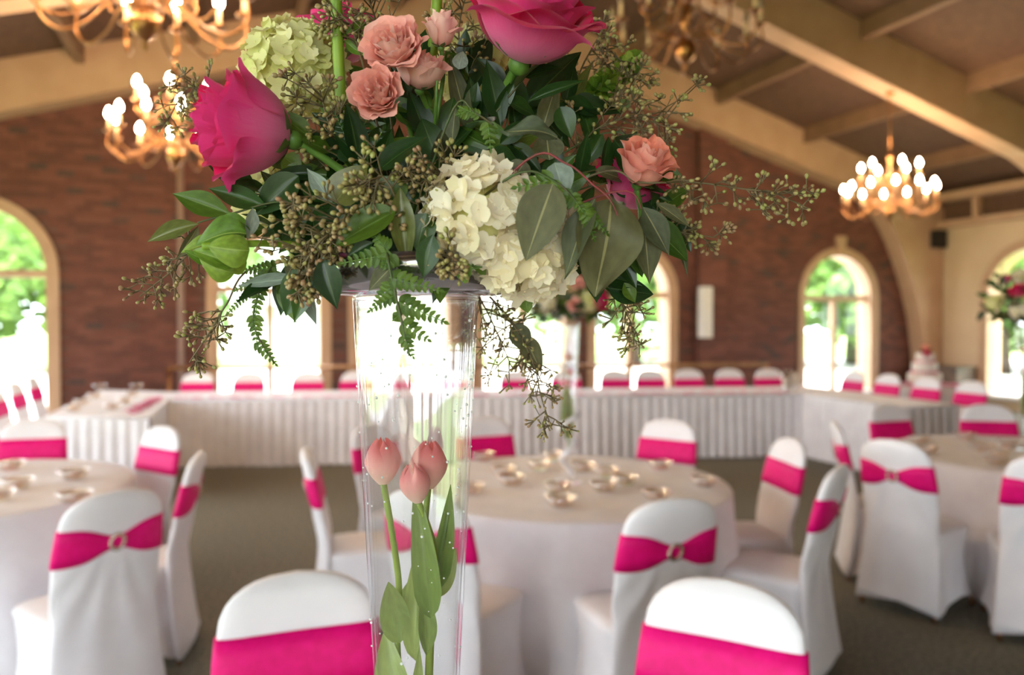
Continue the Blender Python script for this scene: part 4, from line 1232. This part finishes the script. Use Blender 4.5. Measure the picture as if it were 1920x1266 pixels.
# glossy ruscus and salal leaves
LD, LM, LE, LO, LP = 'leaf_dark', 'leaf_mid', 'leaf_euc', 'leaf_olive', 'leaf_pale'
def LF(bx, by, tx, ty, w, m=LD, sh='ovate', dy=-.05, dt=0.0, n=None, **kw):
    return (Q(bx, by, dy), Q(tx, ty, dy + dt), w * S, m, sh, dict(n=n or V((0, -1, .15)), **kw))
sprig('ruscus_sprig', 'dark pointed ruscus sprig reaching out over the brick wall', [FOAM + V((-.03, -.02, 0)), Q(560, 380, -.05), Q(430, 402, -.06), Q(370, 418, -.065)],
      [LF(432, 402, 319, 360, 44, LM, 'lance', -.06), LF(500, 388, 387, 350, 40, LD, 'lance', -.055), LF(372, 420, 264, 448, 32, LO, 'lance', -.065, bend=.3), LF(560, 330, 476, 402, 58, LD, 'ovate', -.05, n=V((.3, -1, .3))),
       LF(545, 345, 477, 360, 30, LP, 'lance', -.03), LF(372, 424, 332, 490, 24, LE, 'lance', -.06, n=V((.9, -.6, .1))), LF(474, 390, 466, 452, 26, LP, 'lance', -.075, n=V((.8, -.7, 0)))], 'stem_dark', .0015)
sprig('salal_sprig', 'glossy broad leaf sprig below the peach spray roses', [FOAM + V((-.02, -.03, .02)), Q(690, 330, -.06), Q(628, 378, -.08)],
      [LF(712, 318, 798, 250, 46, LD, 'tip', -.085, n=V((-.1, -1, .55))), LF(628, 380, 688, 305, 62, LO, 'tip', -.085, n=V((-.1, -1, .1))), LF(623, 380, 574, 314, 30, LP, 'lance', -.08), LF(740, 330, 724, 400, 56, LM, 'tip', -.075, n=V((.1, -1, .5))),
       LF(660, 300, 640, 268, 40, LD, 'ovate', -.03)], 'stem_dark', .0014)
sprig('salal_sprig', 'dark green leaf sprig spread along the lip of the glass bowl', [FOAM + V((0, -.05, -.01)), Q(760, 400, -.1), Q(720, 420, -.105)],
      [LF(742, 396, 622, 458, 58, LM, 'ovate', -.105, n=V((0, -1, .5))), LF(750, 352, 763, 508, 42, LO, 'lance', -.1), LF(800, 400, 780, 470, 48, LM, 'ovate', -.09), LF(812, 440, 792, 522, 40, LD, 'lance', -.11), LF(770, 380, 800, 330, 40, LD, 'ovate', -.06),
       LF(840, 350, 868, 410, 40, LD, 'ovate', -.05), LF(700, 455, 650, 480, 24, LD, 'lance', -.1), LF(735, 500, 690, 545, 30, LE, 'lance', -.11)], 'stem_dark', .0014)
sprig('ruscus_sprig', 'pointed ruscus leaves hanging below the bowl next to the brown seed cluster', [FOAM + V((-.06, -.02, -.01)), Q(600, 490, -.08), Q(575, 510, -.08)],
      [LF(604, 482, 631, 580, 46, LD, 'lance', -.112), LF(592, 500, 548, 606, 42, LM, 'lance', -.09), LF(572, 505, 533, 592, 52, LD, 'ovate', -.08), LF(565, 525, 592, 610, 22, LP, 'lance', -.075, twist=.6), LF(560, 520, 440, 535, 24, LP, 'lance', -.05), LF(545, 480, 560, 540, 30, LE, 'lance', -.06)], 'stem_dark', .0014)
# silver dollar eucalyptus branch, red stem
eu = [FOAM + V((.02, -.05, -.015)), Q(985, 302, -.10), Q(1060, 306, -.105), Q(1110, 345, -.105), Q(1150, 385, -.105), Q(1180, 480, -.10)]
sprig('eucalyptus_branch', 'grey green eucalyptus branch with red stem and drooping broad leaves', eu,
      [LF(1037, 345, 984, 487, 78, LE, 'ovate', -.12, n=V((-.15, -1, .1))), LF(1116, 372, 1052, 520, 48, LE, 'lance', -.11, n=V((-.5, -1, .1)), wavy=.5), LF(1146, 372, 1122, 556, 112, LE, 'ovate', -.10, n=V((.15, -1, .05)), wavy=1.0),
       LF(1045, 258, 940, 235, 42, LE, 'lance', -.105, n=V((.1, -1, .55)), wavy=1.2), LF(1040, 305, 1060, 372, 50, LP, 'ovate', -.09), LF(1030, 300, 1024, 245, 56, LE, 'ovate', -.06), LF(985, 302, 960, 340, 40, LE, 'ovate', -.07)], 'stem_red', .0012)
b_ = MB().tube(smooth_path([Q(1060, 306, -.105), Q(1072, 285, -.107), Q(1070, 268, -.106), Q(1045, 258, -.105)], 5), .0009, 6)
sprig('eucalyptus_branch', 'grey eucalyptus leaves hanging beside the coral spray rose', [FOAM + V((.06, -.02, 0)), Q(1150, 360, -.06), Q(1205, 395, -.07)],
      [LF(1205, 388, 1257, 478, 46, LE, 'lance', -.075), LF(1205, 400, 1220, 532, 52, LE, 'lance', -.065), LF(1215, 420, 1293, 486, 60, LM, 'ovate', -.05, n=V((.1, -1, .5))), LF(1230, 380, 1296, 425, 24, LE, 'lance', -.03), LF(1265, 425, 1292, 520, 16, LE, 'lance', -.03),
       LF(1240, 330, 1262, 282, 34, LO, 'ovate', 0), LF(1170, 530, 1192, 568, 26, LM, 'lance', -.03), LF(1190, 470, 1205, 520, 30, LM, 'lance', -.05)], 'stem_red', .0013)
sprig('salal_sprig', 'dark pointed leaves gathered under the large hot pink rose', [FOAM + V((.03, 0, .02)), Q(945, 250, 0), Q(950, 150, 0)],
      [LF(940, 240, 912, 108, 46, LD, 'lance', -.02), LF(965, 230, 955, 120, 60, LD, 'ovate', .01), LF(950, 170, 892, 104, 40, LD, 'lance', .0), LF(985, 200, 1090, 92, 58, LD, 'ovate', .02), LF(990, 190, 1098, 146, 22, LD, 'lance', -.03), LF(970, 260, 1010, 170, 60, LD, 'ovate', .03),
       LF(1015, 250, 1045, 150, 40, LE, 'lance', .01), LF(1030, 260, 1112, 112, 40, LO, 'lance', .05), LF(1050, 200, 1072, 258, 42, LD, 'ovate', -.01), LF(900, 260, 880, 140, 50, LD, 'lance', .02), LF(880, 250, 842, 100, 40, LE, 'ovate', .03), LF(860, 130, 868, 95, 30, LP, 'ovate', .0)], 'stem_dark', .0015)
sprig('salal_sprig', 'deep green leaves filling the heart of the bouquet', [FOAM, Q(850, 330, -.03), Q(880, 260, -.02)],
      [LF(820, 300, 790, 220, 60, LD, 'ovate', -.03), LF(860, 310, 900, 220, 64, LD, 'ovate', -.02), LF(900, 330, 950, 250, 60, LD, 'ovate', -.03), LF(850, 360, 820, 290, 60, LD, 'ovate', -.05), LF(910, 340, 870, 270, 60, LD, 'ovate', -.05), LF(760, 320, 700, 260, 50, LD, 'ovate', -.02),
       LF(960, 320, 1010, 280, 56, LD, 'ovate', -.04), LF(830, 260, 850, 180, 50, LD, 'ovate', .0), LF(700, 300, 650, 240, 50, LM, 'ovate', .02), LF(800, 330, 840, 400, 40, LD, 'lance', -.07)], 'stem_dark', .0015)
# filler sprigs that round the bouquet out on all sides
r_ = random.Random(17)
FILL = [(-.9, .2, .55), (-.5, .8, .5), (.1, 1, .5), (.7, .7, .5), (1, .1, .45), (-.7, -.35, .75), (.6, -.2, .9), (0, .2, 1.1), (-.9, .3, .1), (.9, .5, .05), (.3, -.5, .7), (-.35, -.55, .6), (.95, -.2, .15), (.2, .9, .05), (-.3, .6, 1.0), (-.95, -.1, .3)]
for i, d in enumerate(FILL):
    d = V(d); L = .155 if d.y > -.3 else .115; p0 = FOAM; p2 = FOAM + V((d.x * L * 1.15, d.y * L * .85, d.z * L * 1.15)); p1 = p0.lerp(p2, .5) + V((0, 0, .015)); lv = []
    for k in range(9):
        f = .3 + .7 * k / 8; p = p0.lerp(p2, f) + V((0, 0, .03 * math.sin(PI * f) * .5)); s = V((r_.gauss(0, 1), r_.gauss(0, .8), r_.gauss(0, .8))) + d * .9
        s.normalize(); lv.append((p, p + s * r_.uniform(.032, .05), r_.uniform(.014, .026), r_.choice((LD, LD, LD, LM, LE)), r_.choice(('ovate', 'lance')), dict(n=V((r_.gauss(0, .5), -1, r_.gauss(.3, .5))))))
    sprig('salal_sprig', 'dark leafy filler sprig inside the tulip vase bouquet', [p0, p1, p2], lv, 'stem_dark', .0016, group='filler sprigs of the tulip vase bouquet')

# dark leaf sprigs that close the gaps between the flowers
GAPS = [('dark leaf sprig behind the coral spray rose', (1130, 250, .03), (1215, 330, .02)), ('dark leaf sprig above the red stemmed eucalyptus', (1010, 210, .02), (1090, 200, .04)), ('dark leaf sprig behind the drooping eucalyptus leaves', (1060, 400, -.03), (1150, 470, -.04)),
        ('dark leaf sprig beside the coral spray rose stem', (1150, 340, .03), (1255, 400, .02)), ('dark leaf sprig below the drooping eucalyptus leaves', (1090, 470, -.02), (1140, 540, -.02)), ('dark leaf sprig under the sideways hot pink rose', (610, 330, .0), (540, 330, .0)),
        ('dark leaf sprig above the bells of Ireland tip', (600, 420, -.03), (500, 430, -.03)), ('dark leaf sprig hanging at the bowl rim by the fern', (620, 470, -.02), (520, 530, -.03)), ('dark leaf sprig around the peach spray rose stems', (800, 260, -.01), (770, 190, .01)),
        ('dark leaf sprig between bud and large rose', (880, 230, .03), (875, 120, .04)), ('dark leaf sprig behind the glossy broad leaf', (720, 330, -.02), (650, 250, .0)), ('dark leaf sprig above the white hydrangea', (900, 300, -.05), (960, 270, -.05)),
        ('dark leaf sprig behind the white hydrangea', (930, 380, -.03), (1040, 360, -.04)), ('dark leaf sprig on the bowl rim below the white hydrangea', (860, 470, -.05), (840, 505, -.07)), ('dark leaf sprig in front of the brown seed cluster stalks', (700, 400, -.06), (620, 380, -.05))]
for i, (lab, q1, q2) in enumerate(GAPS):
    p1_, p2_ = Q(*q1), Q(*q2); d = (p2_ - p1_).normalized(); lv = []
    for k in range(9):
        f = k / 8; p = p1_.lerp(p2_, f) + V((0, 0, .006 * math.sin(PI * f))); s = V((r_.gauss(0, .8), r_.gauss(0, .4), r_.gauss(0, .8))) + d * .8
        s.normalize(); lv.append((p, p + s * r_.uniform(.034, .052), r_.uniform(.016, .027), r_.choice((LD, LD, LD, LD, LM)), r_.choice(('ovate', 'lance')), dict(n=V((r_.gauss(0, .45), -1, r_.gauss(.25, .4))))))
    sprig('salal_sprig', lab, [FOAM, p1_, p2_], lv, 'stem_dark', .0013)

# seeded eucalyptus
SEEDED = [
 ('long seeded eucalyptus sprig reaching over the brick wall beyond the coral rose', [FOAM + V((.05, -.01, .01)), Q(1120, 325, -.02), Q(1200, 342, -.03), Q(1300, 342, -.03), Q(1400, 355, -.03), Q(1450, 362, -.03), Q(1518, 392, -.03)], dict(nodes=12, spread=.036, start=.42, seed=1, seeds=(3, 5))),
 ('short reddish seeded sprig below the long seeded sprig', [FOAM + V((.05, .0, 0)), Q(1170, 415, .0), Q(1250, 432, .0), Q(1345, 446, .0)], dict(nodes=9, spread=.03, start=.45, seed=2)),
 ('dense brown seed cluster on the lip of the glass bowl', [FOAM + V((-.03, -.05, 0)), Q(680, 400, -.09), Q(610, 430, -.1), Q(560, 470, -.1)], dict(nodes=15, spread=.052, start=.38, seed=3, seeds=(5, 8), sr=.0024, taper=.1)),
 ('seed cluster dripping beside the pointed ruscus leaves', [FOAM + V((-.05, -.04, -.01)), Q(620, 440, -.1), Q(580, 480, -.105), Q(560, 515, -.1)], dict(nodes=8, spread=.03, start=.35, seed=4, seeds=(5, 7), sr=.0024, taper=.2)),
 ('grey seeded sprig trailing over the brick beside the bells of Ireland', [FOAM + V((-.06, 0, 0)), Q(470, 455, -.02), Q(370, 468, -.03), Q(320, 510, -.03), Q(262, 556, -.03)], dict(nodes=8, spread=.034, start=.5, seed=5, seeds=(3, 4), sr=.002)),
 ('thin seeded sprig hanging in front of the conduit', [FOAM + V((-.06, 0, -.01)), Q(480, 500, -.02), Q(425, 570, -.03), Q(395, 620, -.03), Q(355, 680, -.03)], dict(nodes=8, spread=.034, start=.55, seed=6, seeds=(3, 4), sr=.002)),
 ('seeded sprig between the sideways rose and the peach roses', [FOAM + V((-.03, -.02, .03)), Q(660, 310, -.02), Q(620, 240, -.03), Q(600, 170, -.03)], dict(nodes=12, spread=.05, start=.3, seed=7, seeds=(5, 7), sr=.0025, taper=.2)),
 ('seeded sprig above the open peach roses', [FOAM + V((-.01, 0, .04)), Q(735, 240, .02), Q(715, 80, .02), Q(690, -10, .02), Q(680, -60, .02)], dict(nodes=15, spread=.06, start=.5, seed=8, seeds=(5, 7), taper=.1)),
 ('seeded sprig across the lime green stem', [FOAM + V((-.02, 0, .04)), Q(690, 160, .0), Q(655, 45, -.02), Q(615, 30, -.02)], dict(nodes=8, spread=.04, start=.5, seed=9, seeds=(4, 6))),
 ('seeded sprig below the glossy broad leaf', [FOAM + V((-.01, -.05, 0)), Q(740, 370, -.1), Q(710, 330, -.105), Q(700, 400, -.105)], dict(nodes=8, spread=.04, start=.4, seed=10, seeds=(5, 6), sr=.0026, mtl='seed')),
 ('fine brown seeded sprays between the large rose and the coral rose', [FOAM + V((.04, .02, .02)), Q(1040, 320, .03), Q(1110, 250, .05), Q(1190, 215, .06), Q(1255, 235, .06)], dict(nodes=18, spread=.07, start=.25, seed=11, seeds=(5, 8), taper=.1)),
 ('fine seeded spray arching beside the unlit chandelier', [FOAM + V((.03, .04, .03)), Q(1040, 220, .06), Q(1110, 95, .08), Q(1165, 115, .08), Q(1205, 180, .08)], dict(nodes=13, spread=.045, start=.35, seed=12)),
 ('seeded twig dangling under the bowl with two dark leaves', [FOAM + V((.05, .03, -.04)), Q(905, 545, .07), Q(962, 608, .07), Q(1000, 680, .07), Q(1015, 745, .07), Q(1035, 806, .07)], dict(nodes=14, spread=.042, start=.28, seed=13, leaves=[LF(964, 608, 992, 662, 46, LE, 'ovate', .07), LF(983, 630, 1015, 698, 42, LE, 'ovate', .072)], seeds=(4, 6), sr=.0017)),
 ('seeded twig spreading beside the vase wall', [FOAM + V((.05, .03, -.04)), Q(900, 560, .09), Q(930, 620, .09), Q(960, 690, .09)], dict(nodes=11, spread=.05, start=.25, seed=14, sr=.0017, taper=.1)),
 ('seeded twig dangling before the bright arched window', [FOAM + V((.08, .02, -.03)), Q(1130, 500, .03), Q(1165, 570, .03), Q(1195, 628, .03)], dict(nodes=10, spread=.04, start=.45, seed=15, sr=.0017)),
 ('dark seeded spray across the lit chandelier', [FOAM + V((-.05, .03, .02)), Q(560, 280, .08), Q(420, 200, .1), Q(360, 160, .1), Q(310, 235, .1)], dict(nodes=9, spread=.04, start=.5, seed=16)),
 ('seeded sprig at the upper edge between bud and large rose', [FOAM + V((.0, .02, .04)), Q(870, 200, .05), Q(860, 60, .05), Q(880, -30, .05)], dict(nodes=11, spread=.05, start=.4, seed=17)),
 ('seeded sprig in the dark heart of the bouquet', [FOAM + V((0, -.04, .0)), Q(850, 380, -.08), Q(820, 320, -.085), Q(790, 350, -.085)], dict(nodes=9, spread=.05, start=.3, seed=18, seeds=(4, 6))),
 ('small seed head peeking under the white hydrangea', [FOAM + V((.0, -.05, -.02)), Q(840, 470, -.1), Q(848, 505, -.105)], dict(nodes=5, spread=.022, start=.5, seed=19, sr=.0025)),
]
for lab, pts, kw in SEEDED: seeded(lab, pts, **kw)

# ferns
fern('fern frond hanging over the bowl in front of the vase', [FOAM + V((-.01, -.07, -.02)), Q(726, 475, -.115), Q(740, 545, -.12), Q(755, 610, -.12), Q(768, 668, -.12)],
     [(Q(730, 520, -.12), Q(828, 546, -.12), .0105), (Q(738, 535, -.12), Q(702, 570, -.115), .010), (Q(745, 565, -.12), Q(836, 605, -.12), .0115), (Q(742, 552, -.12), Q(692, 584, -.12), .008), (Q(753, 605, -.12), Q(804, 638, -.12), .0105), (Q(750, 590, -.12), Q(738, 600, -.12), .006),
      (Q(756, 628, -.12), Q(775, 670, -.12), .008), (Q(726, 478, -.115), Q(640, 494, -.11), .0115), (Q(735, 475, -.115), Q(722, 500, -.115), .0115), (Q(728, 470, -.115), Q(700, 440, -.11), .01)], 1)
fern('fern frond trailing in front of the bright window', [FOAM + V((-.07, -.01, -.02)), Q(530, 490, -.03), Q(490, 540, -.04), Q(476, 610, -.04), Q(515, 682, -.04)],
     [(Q(490, 530, -.04), Q(478, 600, -.04), .0095), (Q(478, 590, -.04), Q(482, 650, -.04), .0095), (Q(482, 640, -.04), Q(518, 684, -.04), .0085), (Q(500, 520, -.04), Q(440, 545, -.035), .009), (Q(505, 515, -.04), Q(425, 590, -.035), .008), (Q(520, 500, -.035), Q(450, 510, -.03), .009), (Q(510, 510, -.035), Q(540, 560, -.03), .008)], 2)
fern('bright fern frond arching over the white hydrangea', [FOAM + V((.02, -.06, .0)), Q(960, 330, -.115), Q(1040, 340, -.118), Q(1090, 390, -.118)],
     [(Q(1040, 338, -.118), Q(966, 352, -.118), .0125), (Q(1055, 352, -.118), Q(1014, 362, -.118), .010), (Q(1075, 368, -.118), Q(1034, 378, -.118), .011), (Q(1070, 365, -.118), Q(1095, 400, -.118), .008), (Q(1090, 385, -.118), Q(1140, 440, -.11), .008), (Q(1095, 395, -.118), Q(1115, 450, -.11), .008)], 3)
fern('small fern tip in the dark heart of the bouquet', [FOAM + V((.0, -.05, .01)), Q(850, 205, -.08), Q(890, 212, -.085), Q(925, 235, -.085)],
     [(Q(880, 208, -.085), Q(858, 215, -.085), .008), (Q(915, 228, -.085), Q(920, 282, -.085), .0095), (Q(900, 218, -.085), Q(860, 200, -.085), .006)], 4)
fern('dark fern frond left of the heart of the bouquet', [FOAM + V((-.03, -.04, .0)), Q(690, 300, -.045), Q(640, 250, -.045)],
     [(Q(690, 300, -.045), Q(720, 240, -.045), .012), (Q(670, 280, -.045), Q(690, 215, -.045), .012), (Q(650, 262, -.045), Q(630, 215, -.045), .012), (Q(700, 310, -.045), Q(650, 330, -.045), .012)], 5, mtl='leaf_dark')

# toothed small green leaves
sprig('mint_leaves', 'small toothed green leaves under the white hydrangea', [FOAM + V((.02, -.05, -.02)), Q(900, 500, -.1), Q(880, 505, -.105)],
      [LF(866, 490, 872, 532, 30, 'leaf_lime', 'ovate', -.105), LF(985, 560, 990, 588, 24, 'leaf_fern', 'lance', -.05), LF(890, 480, 910, 520, 22, 'leaf_fern', 'ovate', -.09)], 'stem_green', .001)
sprig('mint_leaves', 'small toothed green leaves beside the unlit chandelier', [FOAM + V((.04, .03, .03)), Q(1130, 190, .08), Q(1180, 110, .09)],
      [LF(1178, 130, 1180, 92, 30, 'leaf_lime', 'ovate', .09), LF(1160, 185, 1165, 215, 44, 'leaf_fern', 'ovate', .08), LF(1178, 150, 1200, 120, 24, 'leaf_fern', 'ovate', .09)], 'stem_green', .001)

# tulips in the vase
def tulip_petals(seed):
    r = random.Random(seed); out = []
    for i in range(6):
        inner = i % 2; phi = i * PI / 3; v = []; f = []; uv = []; NX, NY = 8, 12; R = .0165 if inner else .0178
        for j in range(NY + 1):
            t = j / NY; w = (math.sin(PI * min(1, t * .86 + .14) ** .9)) ** .62 * .95 if t < 1 else .1
            rad = R * math.sin(min(1, .12 + t * 1.5) * PI / 2) ** .8 * (1 - .72 * max(0, (t - .42) / .58) ** 2.2)
            for k in range(NX + 1):
                s = k / NX * 2 - 1; a = phi + s * w * .98; rr = rad + .0006 * (1 - s * s)
                v.append(V((rr * math.cos(a), rr * math.sin(a), .0455 * t - .002 * s * s * t))); uv.append((k / NX, t))
        for j in range(NY):
            for k in range(NX):
                q = j * (NX + 1) + k; f.append((q, q + 1, q + NX + 2, q + NX + 1))
        out.append(mesh('petal', v, f, 'tulip', True, uv))
    return out
TUL = tulip_petals(1)
def tulip(label, base, d, s, stem_pts, leaves, roll):
    o = thing('tulip', label, 'tulip', base); M = align_z(base, d, roll, s)
    for me in TUL: inst('petal', me, o, M)
    b = MB().tube(smooth_path(stem_pts, 6), .0032, 10); wpart('stem', b.v, b.f, 'tulip_stem', o)
    for L in leaves: put_leaf(o, L[0], L[1], L[2], 'leaf_tulip', L[3], **L[4])
def T(px, py, dy=0.0): return P(px, py, .77 + dy)
tulip('pink tulip on a bare stem, standing apart from the other two', T(719, 907, -.01), V((-.02, -.05, 1)), 1.0, [T(719, 907, -.01), T(735, 1000, -.005), T(748, 1100, 0), T(745, 1200, .0), T(752, 1330, .0)],
      [(T(750, 1205, -.005), T(712, 1075, -.015), .030, 'ovate', dict(n=V((.5, -1, 0)), bend=-.5)), (T(760, 1330, -.02), T(704, 1195, -.012), .036, 'ovate', dict(n=V((-.3, -1, .2)), bend=.5)), (T(745, 1200, .005), T(770, 1075, .01), .018, 'lance', dict(n=V((-.6, -1, 0))))], .3)
tulip('pink tulip standing highest behind the small tulip', T(803, 916, .008), V((.03, .05, 1)), 1.06, [T(803, 916, .008), T(797, 1000, .006), T(806, 1120, .006), T(800, 1330, .0)],
      [(T(812, 1110, .01), T(850, 912, .012), .022, 'strap', dict(n=V((.4, -1, 0)))), (T(800, 1120, .012), T(856, 1030, .015), .03, 'ovate', dict(n=V((.3, -1, .2)))), (T(806, 1180, .004), T(841, 925, .016), .014, 'lance', dict(n=V((-.3, -1, 0))))], .9)
tulip('small pink tulip in front with an upright leaf', T(785, 942, -.016), V((-.16, -.1, 1)), .86, [T(785, 942, -.016), T(803, 990, -.012), T(815, 1040, -.008), T(810, 1150, -.005), T(804, 1330, -.004)],
      [(T(808, 1160, -.02), T(778, 905, -.024), .026, 'strap', dict(n=V((.15, -1, 0)), bend=.2)), (T(780, 1240, -.01), T(782, 1000, .002), .02, 'strap', dict(n=V((-.4, -1, 0)))), (T(770, 1330, -.02), T(790, 1215, -.024), .012, 'lance', dict(n=V((.5, -1, 0)))), (T(800, 1230, -.012), T(795, 1100, -.014), .02, 'lance', dict(n=V((.6, -1, 0))))], .1)

# ================================================================== THE OTHER TWO ARRANGEMENTS
KA = 1.3
def arrangement(c, rim, who, seed):
    global FOAM
    keep = FOAM
    r = random.Random(seed); FOAM = V((c.x, c.y, rim + .05)); F = FOAM
    trumpet('tall clear trumpet vase with crystal garland ' + who if seed == 1 else 'tall clear trumpet vase ' + who, c, rim)
    plate_bowl('shallow glass bowl of flowers ' + who, c, rim + .0025)
    for i, (dx, dy, dz) in enumerate(((-.10, -.10, .015), (.07, -.12, .02), (.13, .02, .05), (-.14, .03, .06), (0, .05, .19), (-.05, -.11, .10))):
        hydrangea('cream hydrangea head in the bouquet ' + who, F + V((dx, dy, dz)) * KA, .056, .05, .05, 'hyd_cream' if i % 2 == 0 else 'hyd_green', 56, .014, seed * 10 + i, group='hydrangeas ' + who)
    for i, (d, hot) in enumerate((((-.7, -.7, .7), 1), ((.2, -.9, .6), 0), ((.8, -.4, .8), 1), ((0, -.5, 1.1), 0), ((-.5, .3, 1.1), 1), ((.1, -1, .05), 0), ((.7, -.8, .15), 1))):
        d = V(d)
        rose('hot_pink_rose' if hot else 'spray_rose', ('hot pink rose in the bouquet ' if hot else 'peach spray rose in the bouquet ') + who, F + d * .14 * KA, d, .05 if hot else .034, .065 if hot else .034, 'rose_hot' if hot else 'rose_peach', 14, .95, 1, 40 + hot, sepals=False,
             group=('hot pink roses ' if hot else 'peach roses ') + who)
    for i in range(22):
        a = i * 2.4; e = r.uniform(-.28, 1.0); d = V((math.cos(a), math.sin(a), e)); L = r.uniform(.12, .2) * KA; p2 = F + d * L; lv = []
        for k in range(8):
            f = .35 + .65 * k / 7; p = F.lerp(p2, f); s = (V((r.gauss(0, 1), r.gauss(0, 1), r.gauss(-.2, .8))) + d).normalized()
            lv.append((p, p + s * r.uniform(.06, .095), r.uniform(.026, .044), r.choice((LD, LD, LM, LE)), 'ovate', dict(n=V((r.gauss(0, .6), -1, r.gauss(.3, .5))))))
        sprig('salal_sprig', 'dark leafy sprig in the bouquet ' + who, [F, F.lerp(p2, .5) + V((0, 0, .01)), p2], lv, group='leafy sprigs ' + who)
    for i, d in enumerate(((-1, -.3, -.1), (.9, -.4, -.25), (.3, -.8, .9), (-.5, .2, 1.1), (.6, -.7, -.35))):
        d = V(d); seeded('seeded eucalyptus sprig in the bouquet ' + who, [F, F + d * .12 + V((0, 0, .03)), F + d * .28], nodes=8, spread=.05, seed=60 + i, sr=.003, group='seeded sprigs ' + who)
    b = TUL
    for i, (a, zt) in enumerate(((.4, .56), (2.6, .64), (4.4, .5))):
        p = V((c.x + .012 * math.cos(a), c.y + .012 * math.sin(a), TZ + zt)); o = thing('tulip', 'pink tulip inside the vase ' + who, 'tulip', p, 'tulips in the vase ' + who)
        for me in b: inst('petal', me, o, align_z(p, V((.05 * math.cos(a), 0, 1)), a))
        t = MB().tube([p, p.lerp(V((c.x, c.y, TZ + .2)), .6) + V((.004, 0, 0)), V((c.x, c.y, TZ + .2))], .0035, 8); wpart('stem', t.v, t.f, 'tulip_stem', o)
        put_leaf(o, V((c.x, c.y, TZ + .22)), p + V((.012 * math.cos(a), .0, -.05)), .026, 'leaf_tulip', 'strap', n=V((math.cos(a), -1, 0)))
    FOAM = keep
mc = V((TC['mid'].x, TC['mid'].y, 0))
arrangement(mc, 1.625, 'on the dish ringed table', 1)
rc = V((3.40, 5.14, 0))
arrangement(rc, 1.60, 'on the table by the cream wall', 2)
# crystal garland wound down the second vase
o = thing('crystal_garland', 'sparkling strand of clear crystal beads wound around the vase on the dish ringed table', 'garland', V((mc.x, mc.y, TZ)))
bb = MB().ball((0, 0, 0), .0135, 8, 5); bead = mesh('bead', bb.v, bb.f, 'crystal', False)
pts = []
for i in range(46):
    f = i / 45; a = f * 12.0 + .4; zz = TZ + .035 + .33 * f ** .9
    h_ = zz - TZ; rad = (.017 if h_ < .07 else .017 + (h_ - .07) * .07) + .014
    pts.append(V((mc.x + rad * math.cos(a), mc.y + rad * math.sin(a), zz)))
for p in pts: inst('bead', bead, o, Matrix.Translation(p))
b = MB().tube(pts, .0012, 4); wpart('strand', b.v, b.f, 'steel', o)
# rose on the cake
FOAM = CAKE_TOP
rose('hot_pink_rose', 'coral rose standing on top of the tiered cake', CAKE_TOP + V((0, 0, .04)), V((0, -.3, 1)), .05, .07, 'rose_coral', 14, .95, 1, 44, stem=[CAKE_TOP + V((0, 0, .04)), CAKE_TOP + V((0, 0, .001))])
rose('hot_pink_rose', 'hot pink rose on the shoulder of the tiered cake', CAKE_TOP + V((-.03, -.075, -.02)), V((-.2, -1, .5)), .045, .06, 'rose_hot', 14, .95, 1, 41, stem=[CAKE_TOP + V((-.03, -.075, -.02)), CAKE_TOP + V((-.02, -.05, .004))])
sprig('salal_sprig', 'green leaves behind the cake topper rose', [CAKE_TOP, CAKE_TOP + V((.03, 0, .05))], [(CAKE_TOP + V((.02, 0, .02)), CAKE_TOP + V((.1, -.02, .06)), .05, LD), (CAKE_TOP + V((-.02, 0, .02)), CAKE_TOP + V((-.09, -.03, .03)), .04, LD), (CAKE_TOP + V((.0, .02, .02)), CAKE_TOP + V((.06, .05, .11)), .04, LD)], 'stem_dark', .003)
